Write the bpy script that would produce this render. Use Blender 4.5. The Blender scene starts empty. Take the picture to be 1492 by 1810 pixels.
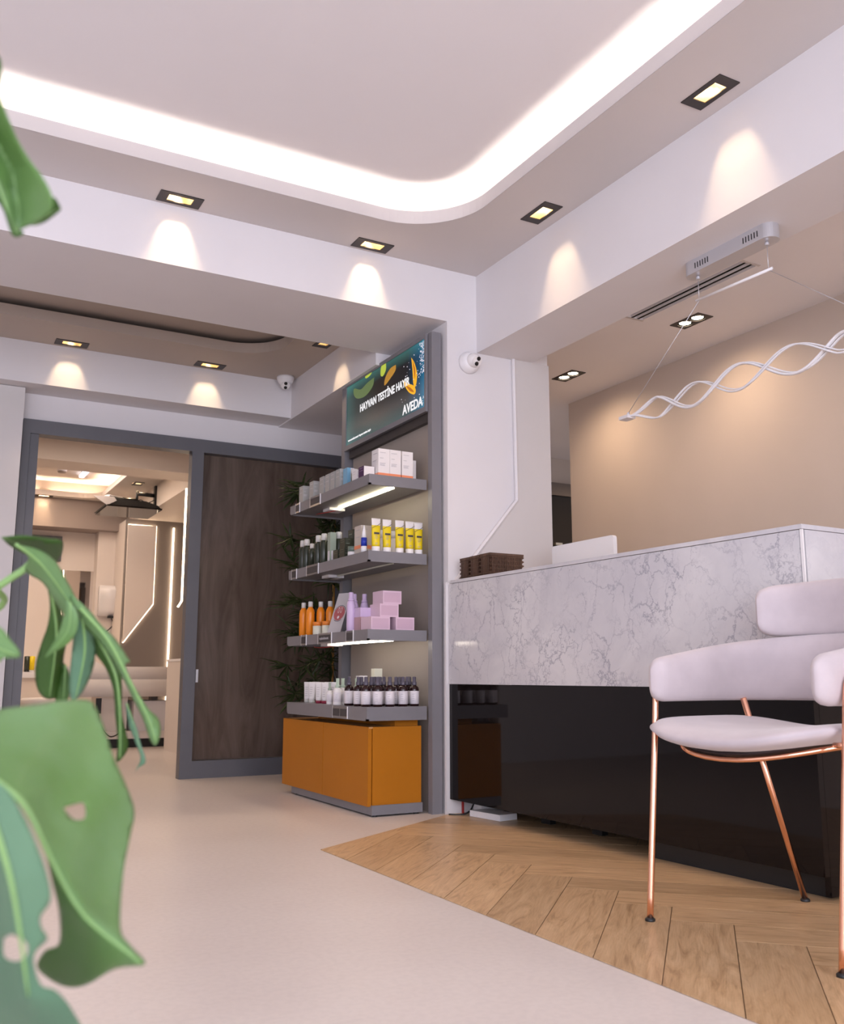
import bpy, bmesh, math, random
from mathutils import Vector, Matrix
from mathutils.geometry import delaunay_2d_cdt
PI = math.pi
random.seed(7)
S = bpy.context.scene
C = S.collection

# ------------------------------------------------------------------ camera
FPX, YAW, PITCH, EYE = 1677.0, math.radians(28.8), math.radians(9.8), 0.62
FWD = Vector((math.sin(YAW)*math.cos(PITCH), math.cos(YAW)*math.cos(PITCH), math.sin(PITCH)))
RGT = Vector((math.cos(YAW), -math.sin(YAW), 0))
UPV = RGT.cross(FWD)
cam_data = bpy.data.cameras.new('camera')
cam = bpy.data.objects.new('camera', cam_data); C.objects.link(cam)
cam_data.sensor_fit = 'HORIZONTAL'; cam_data.sensor_width = 36.0
cam_data.lens = FPX/1492*36.0
cam_data.clip_start = 0.05; cam_data.clip_end = 60
cam.matrix_world = Matrix(((RGT.x, UPV.x, -FWD.x, 0), (RGT.y, UPV.y, -FWD.y, 0), (RGT.z, UPV.z, -FWD.z, EYE), (0, 0, 0, 1)))
cam_data.dof.use_dof = True; cam_data.dof.focus_distance = 3.6; cam_data.dof.aperture_fstop = 8.0
S.camera = cam

def ray(px, py):
    return RGT*((px-746)/FPX) - UPV*((py-905)/FPX) + FWD
def at(px, py, x=None, y=None, z=None, d=None):
    r = ray(px, py)
    k = x/r.x if x is not None else y/r.y if y is not None else (z-EYE)/r.z if z is not None else d
    return Vector((0, 0, EYE)) + r*k

# ------------------------------------------------------------------ world, daylight, exposure
w = bpy.data.worlds.new('world'); S.world = w; w.use_nodes = True
w.node_tree.nodes['Background'].inputs[0].default_value = (0.92, 0.90, 1.0, 1)
w.node_tree.nodes['Background'].inputs[1].default_value = 0.35
S.view_settings.view_transform = 'Standard'; S.view_settings.look = 'None'
S.view_settings.exposure = 0.13; S.view_settings.gamma = 1.0; S.view_settings.use_curve_mapping = False

def area(name, loc, rot, sx, sy, power, col, spread=None):
    l = bpy.data.lights.new(name, 'AREA'); l.shape = 'RECTANGLE'; l.size = sx; l.size_y = sy
    l.energy = power; l.color = col
    if spread: l.spread = spread
    o = bpy.data.objects.new(name, l); C.objects.link(o); o.location = loc; o.rotation_euler = rot
    return o
DAY = (0.915, 0.95, 1.09)
area('daylight_shopfront', (-0.3, -2.15, 1.35), (math.radians(90), 0, 0), 5.4, 2.3, 180, DAY)
area('daylight_side', (-3.35, 1.0, 1.35), (math.radians(90), 0, math.radians(-90)), 4.4, 2.3, 24, DAY)
WARM = (1.0, 0.62, 0.33)
# general warm light of the treatment room and the reception's lamps
area('treatment_room_light', (0.9, 9.3, 2.63), (0, 0, 0), 1.6, 2.2, 42, (1.0, 0.80, 0.64))
area('treatment_room_light_front', (0.9, 6.9, 2.45), (0, 0, 0), 1.6, 0.9, 12, (1.0, 0.80, 0.64))

# ------------------------------------------------------------------ materials
def mat(name, col, rough=0.5, metal=0.0, coat=0.0, emit=None, es=0.0, trans=0.0, sheen=0.0, spec=0.5, ior=1.45):
    m = bpy.data.materials.new(name); m.use_nodes = True
    b = m.node_tree.nodes['Principled BSDF']
    b.inputs['Base Color'].default_value = (*col, 1); b.inputs['Roughness'].default_value = rough
    b.inputs['Metallic'].default_value = metal; b.inputs['Coat Weight'].default_value = coat
    b.inputs['Specular IOR Level'].default_value = spec; b.inputs['IOR'].default_value = ior
    b.inputs['Transmission Weight'].default_value = trans; b.inputs['Sheen Weight'].default_value = sheen
    if emit: b.inputs['Emission Color'].default_value = (*emit, 1); b.inputs['Emission Strength'].default_value = es
    return m
def N(m, t, **k):
    n = m.node_tree.nodes.new(t)
    for a, v in k.items(): setattr(n, a, v)
    return n
def L(m, a, b): m.node_tree.links.new(a, b)
def coords(m, scale=(1, 1, 1), rot=(0, 0, 0), kind='Object'):
    t = N(m, 'ShaderNodeTexCoord'); mp = N(m, 'ShaderNodeMapping')
    mp.inputs['Scale'].default_value = scale; mp.inputs['Rotation'].default_value = rot
    L(m, t.outputs[kind], mp.inputs[0]); return mp.outputs[0]
def noise(m, vec, scale, detail=4, rough=0.5, dist=0.0):
    n = N(m, 'ShaderNodeTexNoise'); n.inputs['Scale'].default_value = scale; n.inputs['Detail'].default_value = detail
    n.inputs['Roughness'].default_value = rough; n.inputs['Distortion'].default_value = dist
    L(m, vec, n.inputs['Vector']); return n
def ramp(m, fac, stops):
    r = N(m, 'ShaderNodeValToRGB'); el = r.color_ramp.elements
    while len(el) < len(stops): el.new(0.5)
    for e, (p, c) in zip(el, stops): e.position = p; e.color = (*c, 1)
    L(m, fac, r.inputs[0]); return r.outputs[0]
def bump(m, h, s, d=0.01):
    b = N(m, 'ShaderNodeBump'); b.inputs['Strength'].default_value = s; b.inputs['Distance'].default_value = d
    L(m, h, b.inputs['Height']); L(m, b.outputs[0], m.node_tree.nodes['Principled BSDF'].inputs['Normal'])
def mottled(name, c1, c2, scale, rough=0.5, stretch=(1, 1, 1), bmp=0.0, **k):
    m = mat(name, c1, rough, **k); v = coords(m, stretch)
    n = noise(m, v, scale, 5, 0.55)
    L(m, ramp(m, n.outputs[0], [(0.3, c1), (0.7, c2)]), m.node_tree.nodes['Principled BSDF'].inputs['Base Color'])
    if bmp: bump(m, n.outputs[0], bmp)
    return m

M = {}
M['wall'] = mottled('painted_wall', (0.72, 0.69, 0.705), (0.745, 0.715, 0.73), 3.0, 0.62, spec=0.25)
M['ceiling'] = mottled('shaded_soffit', (0.62, 0.58, 0.57), (0.65, 0.60, 0.59), 2.0, 0.75, spec=0.2)  # soffit shade put into the colour, darker than the upper ceiling
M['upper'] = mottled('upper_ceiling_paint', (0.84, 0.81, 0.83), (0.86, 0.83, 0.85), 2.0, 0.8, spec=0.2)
M['passage'] = mottled('passage_ceiling_tan', (0.50, 0.43, 0.38), (0.53, 0.455, 0.40), 2.0, 0.7, spec=0.2)  # darker and warmer than the other ceilings
M['back'] = mottled('shelf_back_panel', (0.33, 0.285, 0.25), (0.36, 0.31, 0.27), 2.0, 0.5)
M['panel_grey'] = mottled('grey_wall_panel', (0.60, 0.57, 0.56), (0.64, 0.60, 0.60), 1.5, 0.5)
M['warm_wall'] = mottled('beige_wall', (0.74, 0.66, 0.60), (0.77, 0.69, 0.63), 2.0, 0.6, spec=0.25)
M['beige'] = mottled('beige_reception_wall', (0.62, 0.525, 0.455), (0.65, 0.55, 0.48), 2.0, 0.6, spec=0.25)
M['taupe'] = mat('taupe_tone', (0.30, 0.245, 0.22), 0.6)
M['taupe_dark'] = mat('dark_taupe_panel', (0.20, 0.17, 0.155), 0.5)
M['grey_frame'] = mottled('grey_metal_frame', (0.105, 0.105, 0.120), (0.12, 0.12, 0.135), 5, 0.42)
M['grey_shelf'] = mottled('grey_lacquer', (0.195, 0.188, 0.205), (0.215, 0.207, 0.225), 4, 0.38)
M['ochre'] = mottled('ochre_lacquer', (0.43, 0.150, 0.010), (0.46, 0.162, 0.012), 3, 0.45, spec=0.2)
M['ochre_edge'] = mat('ochre_edge', (0.62, 0.32, 0.12), 0.4)
M['black_gloss'] = mat('black_gloss', (0.007, 0.005, 0.005), 0.04, spec=0.27)
M['black'] = mat('black_plastic', (0.012, 0.012, 0.013), 0.4)
M['dark_metal'] = mat('dark_bronze_metal', (0.045, 0.036, 0.033), 0.4, metal=0.3)
M['gold'] = mat('gold_reflector', (0.93, 0.80, 0.62), 0.30, metal=1.0)
M['lamp'] = mat('lamp_glow', (1, 0.9, 0.7), 0.5, emit=(1, 0.85, 0.62), es=18)
M['led'] = mat('led_strip', (1, 0.95, 0.85), 0.5, emit=(1.0, 0.90, 0.78), es=24)
M['led_shelf'] = mat('led_shelf', (1, 0.95, 0.85), 0.5, emit=(1.0, 0.88, 0.58), es=20)
M['led_shelf_b'] = mat('led_shelf_bright', (1, 0.95, 0.85), 0.5, emit=(1.0, 0.88, 0.72), es=22)
M['led_room'] = mat('led_room', (1, 0.95, 0.85), 0.5, emit=(1.0, 0.78, 0.55), es=9)
M['led_cove'] = mat('led_cove_room', (1, 0.95, 0.85), 0.5, emit=(1.0, 0.80, 0.58), es=70)
M['led_cool'] = mat('led_bar_glow', (1, 1, 1), 0.5, emit=(0.95, 0.92, 1.0), es=6)
M['led_off'] = mat('unlit_led_strip', (0.55, 0.56, 0.48), 0.4)
M['white'] = mat('white_plastic', (0.80, 0.78, 0.80), 0.35)
M['white_gloss'] = mat('white_gloss_plastic', (0.80, 0.77, 0.77), 0.15)
M['white_metal'] = mat('white_metal', (0.72, 0.69, 0.70), 0.4)
M['silver'] = mat('silver_metal', (0.62, 0.62, 0.66), 0.3, metal=0.6)
M['rose'] = mat('rose_gold_tube', (0.93, 0.50, 0.34), 0.16, metal=1.0)
M['glass_dark'] = mat('dark_glass', (0.02, 0.014, 0.008), 0.06)
M['lens'] = mat('black_lens', (0.01, 0.01, 0.012), 0.1)
M['acrylic'] = mat('clear_acrylic', (0.9, 0.9, 0.92), 0.05, trans=0.92)
M['card_dark'] = mat('dark_price_card', (0.05, 0.045, 0.05), 0.5)
M['paper'] = mat('white_paper', (0.78, 0.74, 0.74), 0.6)
M['text_grey'] = mat('grey_print', (0.42, 0.40, 0.42), 0.6)
M['text_dark'] = mat('dark_print', (0.06, 0.05, 0.06), 0.6)
M['red_wire'] = mat('red_wire', (0.35, 0.02, 0.02), 0.4)
M['mirror'] = mat('mirror_glass', (0.85, 0.82, 0.80), 0.02, metal=1.0)
M['bed'] = mottled('white_bed_cover', (0.74, 0.68, 0.64), (0.78, 0.72, 0.68), 6, 0.6)

def marble(name, veins):
    m = mat(name, (0.75, 0.73, 0.75), 0.16, spec=0.45)
    v = coords(m, (1, 1, 1))
    base = noise(m, v, 2.2, 6, 0.6, 0.6)
    warp = N(m, 'ShaderNodeMixRGB', blend_type='LINEAR_LIGHT'); warp.inputs[0].default_value = 0.13
    wn = noise(m, v, 5.5, 6, 0.65); L(m, v, warp.inputs[1]); L(m, wn.outputs['Color'], warp.inputs[2])
    col = ramp(m, base.outputs[0], [(0.34, (0.52, 0.505, 0.54)), (0.62, (0.645, 0.625, 0.64))])
    prev = col
    for sc, wd, dark, lo in ((9.0, 0.045, (0.34, 0.33, 0.38), 0.40), (21.0, 0.06, (0.44, 0.43, 0.47), 0.48), (4.2, 0.014, (0.26, 0.26, 0.31), 0.46)):
        vo = N(m, 'ShaderNodeTexVoronoi', feature='DISTANCE_TO_EDGE'); vo.inputs['Scale'].default_value = sc
        mp = N(m, 'ShaderNodeMapping'); mp.inputs['Scale'].default_value = (1, 1.15, 0.8); mp.inputs['Rotation'].default_value = (0.5, 0, 0)
        L(m, warp.outputs[0], mp.inputs[0]); L(m, mp.outputs[0], vo.inputs['Vector'])
        f = ramp(m, vo.outputs['Distance'], [(0.0, (1, 1, 1)), (wd, (0, 0, 0))])
        msk = noise(m, v, sc*0.55, 3, 0.5); g = ramp(m, msk.outputs[0], [(lo, (0, 0, 0)), (lo+0.22, (1, 1, 1))])
        mu = N(m, 'ShaderNodeMath', operation='MULTIPLY'); L(m, f, mu.inputs[0]); L(m, g, mu.inputs[1])
        mu2 = N(m, 'ShaderNodeMath', operation='MULTIPLY'); L(m, mu.outputs[0], mu2.inputs[0]); mu2.inputs[1].default_value = veins
        mx = N(m, 'ShaderNodeMixRGB'); L(m, mu2.outputs[0], mx.inputs[0]); L(m, prev, mx.inputs[1]); mx.inputs[2].default_value = (*dark, 1)
        prev = mx.outputs[0]
    L(m, prev, m.node_tree.nodes['Principled BSDF'].inputs['Base Color'])
    return m
M['marble'] = marble('veined_marble', 1.0)
M['marble_light'] = marble('pale_marble', 0.18)

def floor_mat():
    m = mat('micro_cement', (0.62, 0.53, 0.49), 0.36, spec=0.4); v = coords(m)
    a = noise(m, v, 1.3, 6, 0.6); b = noise(m, v, 60, 3, 0.5)
    c = ramp(m, a.outputs[0], [(0.3, (0.65, 0.575, 0.53)), (0.7, (0.71, 0.64, 0.595))])
    mx = N(m, 'ShaderNodeMixRGB', blend_type='MULTIPLY'); mx.inputs[0].default_value = 0.5
    L(m, c, mx.inputs[1]); L(m, ramp(m, b.outputs[0], [(0.35, (0.90, 0.90, 0.90)), (0.6, (1, 1, 1))]), mx.inputs[2])
    L(m, mx.outputs[0], m.node_tree.nodes['Principled BSDF'].inputs['Base Color'])
    r = N(m, 'ShaderNodeMapRange'); r.inputs[3].default_value = 0.26; r.inputs[4].default_value = 0.46
    L(m, a.outputs[0], r.inputs[0]); L(m, r.outputs[0], m.node_tree.nodes['Principled BSDF'].inputs['Roughness'])
    return m
M['floor'] = floor_mat()

def wood_mat():
    m = mat('oak_plank', (0.5, 0.3, 0.15), 0.34, spec=0.4)
    uv = N(m, 'ShaderNodeUVMap'); mp = N(m, 'ShaderNodeMapping'); mp.inputs['Scale'].default_value = (1.2, 9, 1)
    L(m, uv.outputs[0], mp.inputs[0])
    n1 = noise(m, mp.outputs[0], 2.6, 8, 0.66, 2.8)
    mp2 = N(m, 'ShaderNodeMapping'); mp2.inputs['Scale'].default_value = (3, 90, 1); L(m, uv.outputs[0], mp2.inputs[0])
    n2 = noise(m, mp2.outputs[0], 4.0, 3, 0.5)
    at_ = N(m, 'ShaderNodeAttribute', attribute_name='tone')
    c = ramp(m, n1.outputs[0], [(0.28, (0.36, 0.215, 0.110)), (0.46, (0.58, 0.375, 0.205)), (0.72, (0.72, 0.50, 0.30))])
    g = N(m, 'ShaderNodeMixRGB', blend_type='MULTIPLY'); g.inputs[0].default_value = 0.6
    L(m, c, g.inputs[1]); L(m, ramp(m, n2.outputs[0], [(0.35, (0.80, 0.78, 0.76)), (0.6, (1, 1, 1))]), g.inputs[2])
    t = N(m, 'ShaderNodeMixRGB', blend_type='MULTIPLY'); t.inputs[0].default_value = 1
    L(m, g.outputs[0], t.inputs[1]); L(m, at_.outputs['Color'], t.inputs[2])
    L(m, t.outputs[0], m.node_tree.nodes['Principled BSDF'].inputs['Base Color'])
    return m
M['oak'] = wood_mat()
def brown_panel():
    m = mat('brown_smoked_panel', (0.06, 0.04, 0.032), 0.22, spec=0.5); v = coords(m, (3.0, 1, 0.45))
    n = noise(m, v, 2.6, 7, 0.62, 1.2)
    L(m, ramp(m, n.outputs[0], [(0.30, (0.065, 0.042, 0.032)), (0.52, (0.105, 0.075, 0.060)), (0.75, (0.15, 0.11, 0.092))]), m.node_tree.nodes['Principled BSDF'].inputs['Base Color'])
    return m
M['brown_panel'] = brown_panel()
M['carved'] = mottled('carved_dark_wood', (0.055, 0.028, 0.018), (0.12, 0.065, 0.042), 30, 0.45, (1, 1, 0.2), 0.5)
M['velvet'] = mottled('blush_velvet', (0.47, 0.41, 0.43), (0.57, 0.50, 0.52), 7, 0.85, sheen=0.35, spec=0.15)
M['under'] = mat('dark_seat_base', (0.03, 0.018, 0.02), 0.6)
def leaf_mat(name, a, b, scale=6):
    m = mottled(name, a, b, scale, 0.38, spec=0.45)
    bs = m.node_tree.nodes['Principled BSDF']; out = m.node_tree.nodes['Material Output']
    tr = N(m, 'ShaderNodeBsdfTranslucent'); tr.inputs[0].default_value = (min(1, a[0]*2.2), min(1, a[1]*1.7), a[2]*0.8, 1)
    mx = N(m, 'ShaderNodeMixShader'); mx.inputs[0].default_value = 0.3
    L(m, bs.outputs[0], mx.inputs[1]); L(m, tr.outputs[0], mx.inputs[2]); L(m, mx.outputs[0], out.inputs[0])
    return m
M['leaf'] = leaf_mat('leaf_green', (0.115, 0.235, 0.055), (0.20, 0.34, 0.16), 9)
M['leaf_dark'] = leaf_mat('leaf_dark_green', (0.025, 0.070, 0.008), (0.075, 0.16, 0.035))
M['leaf_blue'] = leaf_mat('leaf_blue_green', (0.10, 0.21, 0.13), (0.16, 0.29, 0.18))
M['vein'] = leaf_mat('leaf_midrib', (0.24, 0.42, 0.15), (0.29, 0.47, 0.20))
M['bamboo_leaf'] = leaf_mat('bamboo_leaf', (0.020, 0.035, 0.012), (0.05, 0.075, 0.025), 20)
M['bamboo'] = mottled('bamboo_cane', (0.36, 0.17, 0.03), (0.45, 0.24, 0.05), 12, 0.4)
def flat(key, col, rough=0.4, **k): M[key] = mat(key, col, rough, **k); return M[key]
flat('yellow_tube', (0.80, 0.60, 0.01)); flat('blue_band', (0.01, 0.03, 0.35)); flat('orange_bottle', (0.80, 0.24, 0.012), 0.25)
flat('lilac', (0.62, 0.47, 0.68)); flat('pink_box', (0.62, 0.42, 0.52)); flat('pink_box_edge', (0.72, 0.52, 0.62)); flat('cream', (0.72, 0.70, 0.58))
flat('purple_box', (0.06, 0.012, 0.08)); flat('blue_box', (0.20, 0.42, 0.60)); flat('orange_stripe', (0.85, 0.28, 0.14))
flat('olive_bottle', (0.030, 0.036, 0.024), 0.2); flat('olive_box', (0.035, 0.038, 0.025), 0.35); flat('cap_clear', (0.62, 0.60, 0.58), 0.25)
flat('sage', (0.30, 0.36, 0.30)); flat('amber', (0.018, 0.004, 0.005), 0.12); flat('label_white', (0.70, 0.66, 0.70))
flat('nozzle', (0.09, 0.08, 0.11), 0.2); flat('mint', (0.42, 0.52, 0.42)); flat('crimson', (0.25, 0.01, 0.04)); flat('silver_box', (0.40, 0.40, 0.39), 0.35)
flat('beige_box', (0.55, 0.49, 0.44)); flat('logo_pink', (0.42, 0.10, 0.11), 0.6); flat('teal_jar', (0.12, 0.16, 0.13), 0.3)
flat('orange_cap', (0.75, 0.22, 0.03)); flat('pink_lower', (0.50, 0.30, 0.32)); flat('frost', (0.55, 0.55, 0.52), 0.3)

# ------------------------------------------------------------------ helpers
def obj(name, bm, m, parent=None, smooth=False, bevel=0.0, seg=2):
    if bevel:
        bmesh.ops.bevel(bm, geom=[e for e in bm.edges if e.is_manifold and e.calc_face_angle(0) > 0.5], offset=bevel, segments=seg, affect='EDGES', profile=0.5)
    bmesh.ops.recalc_face_normals(bm, faces=bm.faces)
    me = bpy.data.meshes.new(name); bm.to_mesh(me); bm.free()
    for mm in (m if isinstance(m, (list, tuple)) else [m]): me.materials.append(mm)
    if smooth: me.polygons.foreach_set('use_smooth', [True]*len(me.polygons))
    o = bpy.data.objects.new(name, me); C.objects.link(o)
    if parent: o.parent = parent
    return o
def thing(name, label, cat, loc=(0, 0, 0), rotz=0, group=None):
    o = bpy.data.objects.new(name, None); C.objects.link(o); o.empty_display_size = 0.05
    o.location = loc; o.rotation_euler = (0, 0, rotz); o['label'] = label; o['category'] = cat
    if group: o['group'] = group
    return o
def tag(o, label, cat, group=None, kind=None):
    o['label'] = label; o['category'] = cat
    if group: o['group'] = group
    if kind: o['kind'] = kind
    return o
def struct(o, label=None):
    o['kind'] = 'structure'
    return o
def BM(): return bmesh.new()
def box(bm, x0, x1, y0, y1, z0, z1, mi=0):
    v = [bm.verts.new(p) for p in ((x0, y0, z0), (x1, y0, z0), (x1, y1, z0), (x0, y1, z0), (x0, y0, z1), (x1, y0, z1), (x1, y1, z1), (x0, y1, z1))]
    for f in ((0, 3, 2, 1), (4, 5, 6, 7), (0, 1, 5, 4), (1, 2, 6, 5), (2, 3, 7, 6), (3, 0, 4, 7)):
        fc = bm.faces.new([v[i] for i in f]); fc.material_index = mi
    return v
def bx(*a, mi=0): b = BM(); box(b, *a, mi=mi); return b
def lathe(bm, prof, cx=0, cy=0, n=20, sx=1, sy=1, mi=0):
    rings = []
    for r, z in prof:
        if r < 1e-6: rings.append([bm.verts.new((cx, cy, z))])
        else: rings.append([bm.verts.new((cx+sx*r*math.cos(2*PI*i/n), cy+sy*r*math.sin(2*PI*i/n), z)) for i in range(n)])
    for a, b in zip(rings, rings[1:]):
        for i in range(n):
            j = (i+1) % n
            try:
                if len(a) == 1 and len(b) == 1: continue
                if len(a) == 1: f = bm.faces.new((a[0], b[i], b[j]))
                elif len(b) == 1: f = bm.faces.new((a[i], a[j], b[0]))
                else: f = bm.faces.new((a[i], a[j], b[j], b[i]))
                f.material_index = mi
            except ValueError: pass
    if len(rings[0]) > 1: bm.faces.new(rings[0])
    if len(rings[-1]) > 1: bm.faces.new(rings[-1])
    return bm
def tube(bm, pts, r, n=10, closed=False, flat_=None):
    pts = [Vector(p) for p in pts]; m = len(pts); rings = []; up = None
    for i, p in enumerate(pts):
        if closed: t = (pts[(i+1) % m]-pts[i-1]).normalized()
        else: t = (pts[min(i+1, m-1)]-pts[max(i-1, 0)]).normalized()
        if up is None:
            up = Vector((0, 0, 1)) if abs(t.z) < 0.9 else Vector((1, 0, 0))
        a = t.cross(up).normalized(); b = a.cross(t).normalized(); up = b
        rr = r(i/(m-1)) if callable(r) else r
        ra, rb = (rr, rr) if flat_ is None else (rr*flat_[0], rr*flat_[1])
        rings.append([bm.verts.new(p+a*ra*math.cos(2*PI*k/n)+b*rb*math.sin(2*PI*k/n)) for k in range(n)])
    pr = list(zip(rings, rings[1:]))
    if closed: pr.append((rings[-1], rings[0]))
    for x, y in pr:
        for k in range(n): bm.faces.new((x[k], x[(k+1) % n], y[(k+1) % n], y[k]))
    if not closed: bm.faces.new(rings[0]); bm.faces.new(rings[-1])
    return bm
def spline(P, n=8):
    P = [Vector(p) for p in P]; out = []
    for i in range(len(P)-1):
        p0, p1, p2, p3 = P[max(i-1, 0)], P[i], P[i+1], P[min(i+2, len(P)-1)]
        for k in range(n):
            t = k/n
            out.append(0.5*((2*p1)+(p2-p0)*t+(2*p0-5*p1+4*p2-p3)*t*t+(3*p1-p0-3*p2+p3)*t**3))
    out.append(P[-1]); return out
def prism(bm, poly, a0, a1, axis='z', mi=0):
    def P(u, v, w): return (u, v, w) if axis == 'z' else (u, w, v) if axis == 'y' else (w, u, v)
    A = [bm.verts.new(P(u, v, a0)) for u, v in poly]; B = [bm.verts.new(P(u, v, a1)) for u, v in poly]
    n = len(poly); bm.faces.new(A).material_index = mi; bm.faces.new(B).material_index = mi
    for i in range(n): bm.faces.new((A[i], A[(i+1) % n], B[(i+1) % n], B[i])).material_index = mi
    return bm
def rrect(x0, x1, y0, y1, r, n=8):
    out = []
    for cx, cy, a in ((x1-r, y1-r, 0), (x0+r, y1-r, 90), (x0+r, y0+r, 180), (x1-r, y0+r, 270)):
        for k in range(n+1): t = math.radians(a+90*k/n); out.append((cx+r*math.cos(t), cy+r*math.sin(t)))
    return out
def cut(o, cutters):
    for c in cutters:
        md = o.modifiers.new('b', 'BOOLEAN'); md.operation = 'DIFFERENCE'; md.solver = 'EXACT'; md.object = c
    dg = bpy.context.evaluated_depsgraph_get()
    me = bpy.data.meshes.new_from_object(o.evaluated_get(dg)); o.modifiers.clear(); old = o.data; o.data = me
    for c in cutters: bpy.data.objects.remove(c, do_unlink=True)
    return o
def dup(root, loc=None, rotz=None, label=None, group=None):
    r = root.copy(); C.objects.link(r)
    if loc is not None: r.location = loc
    if rotz is not None: r.rotation_euler = (0, 0, rotz)
    if label: r['label'] = label
    if group: r['group'] = group
    for ch in list(root.children):
        c = ch.copy(); C.objects.link(c); c.parent = r
        for g in ch.children:
            d = g.copy(); C.objects.link(d); d.parent = c
    return r
def text(name, s, size, m, parent, loc, rot, ext=0.0006, bold=0.0, sx=1.0, align='LEFT'):
    cu = bpy.data.curves.new(name, 'FONT'); cu.body = s; cu.size = size; cu.extrude = ext; cu.offset = bold; cu.align_x = align
    t = bpy.data.objects.new(name, cu); C.objects.link(t)
    dg = bpy.context.evaluated_depsgraph_get(); me = bpy.data.meshes.new_from_object(t.evaluated_get(dg))
    bpy.data.objects.remove(t, do_unlink=True); me.materials.clear(); me.materials.append(m)
    o = bpy.data.objects.new(name, me); C.objects.link(o); o.parent = parent
    o.location = loc; o.rotation_euler = rot; o.scale = (sx, 1, 1); return o

# ------------------------------------------------------------------ room shell
ZS, ZL, ZR, Z2, Z3 = 2.622, 2.352, 2.215, 2.54, 2.50
DW = 5.955
struct(obj('floor', bx(-3.5, 6.0, -2.4, 11.6, -0.05, 0), M['floor']))
# herringbone oak inlay
def clip(poly, reg):
    out = poly
    for i in range(len(reg)):
        a, b = reg[i], reg[(i+1) % len(reg)]; nx, ny = -(b[1]-a[1]), b[0]-a[0]
        res = []
        for j in range(len(out)):
            p, q = out[j], out[(j+1) % len(out)]
            dp = (p[0]-a[0])*nx+(p[1]-a[1])*ny; dq = (q[0]-a[0])*nx+(q[1]-a[1])*ny
            if dp >= 0: res.append(p)
            if (dp >= 0) != (dq >= 0):
                t = dp/(dp-dq); res.append((p[0]+(q[0]-p[0])*t, p[1]+(q[1]-p[1])*t))
        out = res
        if len(out) < 3: return []
    return out
def herringbone():
    bm = BM(); uvl = bm.loops.layers.uv.new('UVMap'); col = bm.loops.layers.float_color.new('tone')
    reg = [(1.45, -2.0), (4.0, -2.0), (4.0, 3.86), (2.263, 3.86), (1.405, 3.315)]
    W, g = 0.155, 0.0011
    rnd = random.Random(3)
    def add(poly, d):
        pc = clip(poly, reg)
        if len(pc) < 3: return
        tn = rnd.uniform(0.84, 1.08); ofs = rnd.uniform(0, 50)
        top = [bm.verts.new((x, y, 0.0030)) for x, y in pc]; bot = [bm.verts.new((x, y, 0.0008)) for x, y in pc]
        fs = [bm.faces.new(top)]
        for i in range(len(pc)): fs.append(bm.faces.new((bot[i], bot[(i+1) % len(pc)], top[(i+1) % len(pc)], top[i])))
        for f in fs:
            for l in f.loops:
                x, y = l.vert.co.x, l.vert.co.y
                l[uvl].uv = ((x*d[0]+y*d[1])+ofs, (-x*d[1]+y*d[0])+ofs*1.7); l[col] = (tn, tn, tn*0.98, 1)
    s = math.sqrt(0.5)
    a = (s, s); b = (s, -s)
    base = clip([(-1, -3), (6, -3), (6, 6), (-1, 6)], reg)
    f = bm.faces.new([bm.verts.new((x, y, 0.0012)) for x, y in base])
    for l in f.loops: l[uvl].uv = (0, 0); l[col] = (0.25, 0.22, 0.20, 1)
    e1, e2 = (s, -s), (-s, -s); O = (1.908, 1.84); nn = 6
    def P(p, q): return (O[0]+W*(p*e1[0]+q*e2[0]), O[1]+W*(p*e1[1]+q*e2[1]))
    def rect(p0, p1, q0, q1, d):
        gg = g/W; pl = [P(p0+gg, q0+gg), P(p1-gg, q0+gg), P(p1-gg, q1-gg), P(p0+gg, q1-gg)]
        ar = sum(pl[i][0]*pl[(i+1) % 4][1]-pl[(i+1) % 4][0]*pl[i][1] for i in range(4))
        add(pl if ar > 0 else pl[::-1], d)
    for m_ in range(-4, 5):
        for k in range(-26, 30):
            p, q = k-nn*m_, k+nn*m_
            rect(p, p+nn, q, q+1, e1); rect(p-1, p, q, q+nn, e2)
    return bm
wo = tag(obj('oak_floor_inlay', herringbone(), M['oak']), '', 'floor'); del wo['label']; del wo['category']; wo.name = 'floor'; struct(wo)

# walls
struct(obj('wall_column', bx(2.263, 2.87, 3.86, 4.90, 0, ZS+0.2), M['wall']))
struct(obj('wall_front', bx(-3.5, 6.0, -2.5, -2.4, 0, 3.0), M['wall']))
struct(obj('wall_left', bx(-3.6, -3.5, -2.5, 11.6, 0, 3.0), M['wall']))
struct(obj('wall_far', bx(-3.5, 2.9, 11.2, 11.3, 0, 3.0), M['warm_wall']))
# wall with the sliding door: header, left part, right part
b = BM(); box(b, -3.5, 0.557, DW, 6.10, 0, 2.9); box(b, 0.557, 2.649, DW, 6.10, 2.13, 2.9); box(b, 2.649, 3.0, DW, 6.10, 0, 2.9)
struct(obj('wall_back', b, M['wall']))
struct(obj('wall_left_return', bx(-3.5, 0.545, 5.83, DW, 0, 2.290), M['panel_grey'])); bpy.data.objects['wall_left_return'].name = 'wall_return'
struct(obj('wall_niche', bx(2.95, 3.05, 4.9, DW, 0, 2.9), M['wall']))
struct(obj('wall_right', bx(4.0, 4.12, -2.4, 5.141, 0, Z3), M['beige']))
struct(obj('wall_corridor', bx(3.05, 6.0, 6.55, 6.65, 0, Z3), M['warm_wall']))
struct(obj('wall_corridor_side', bx(3.05, 3.10, 4.9, 6.55, 0, Z3), M['warm_wall']))

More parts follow.
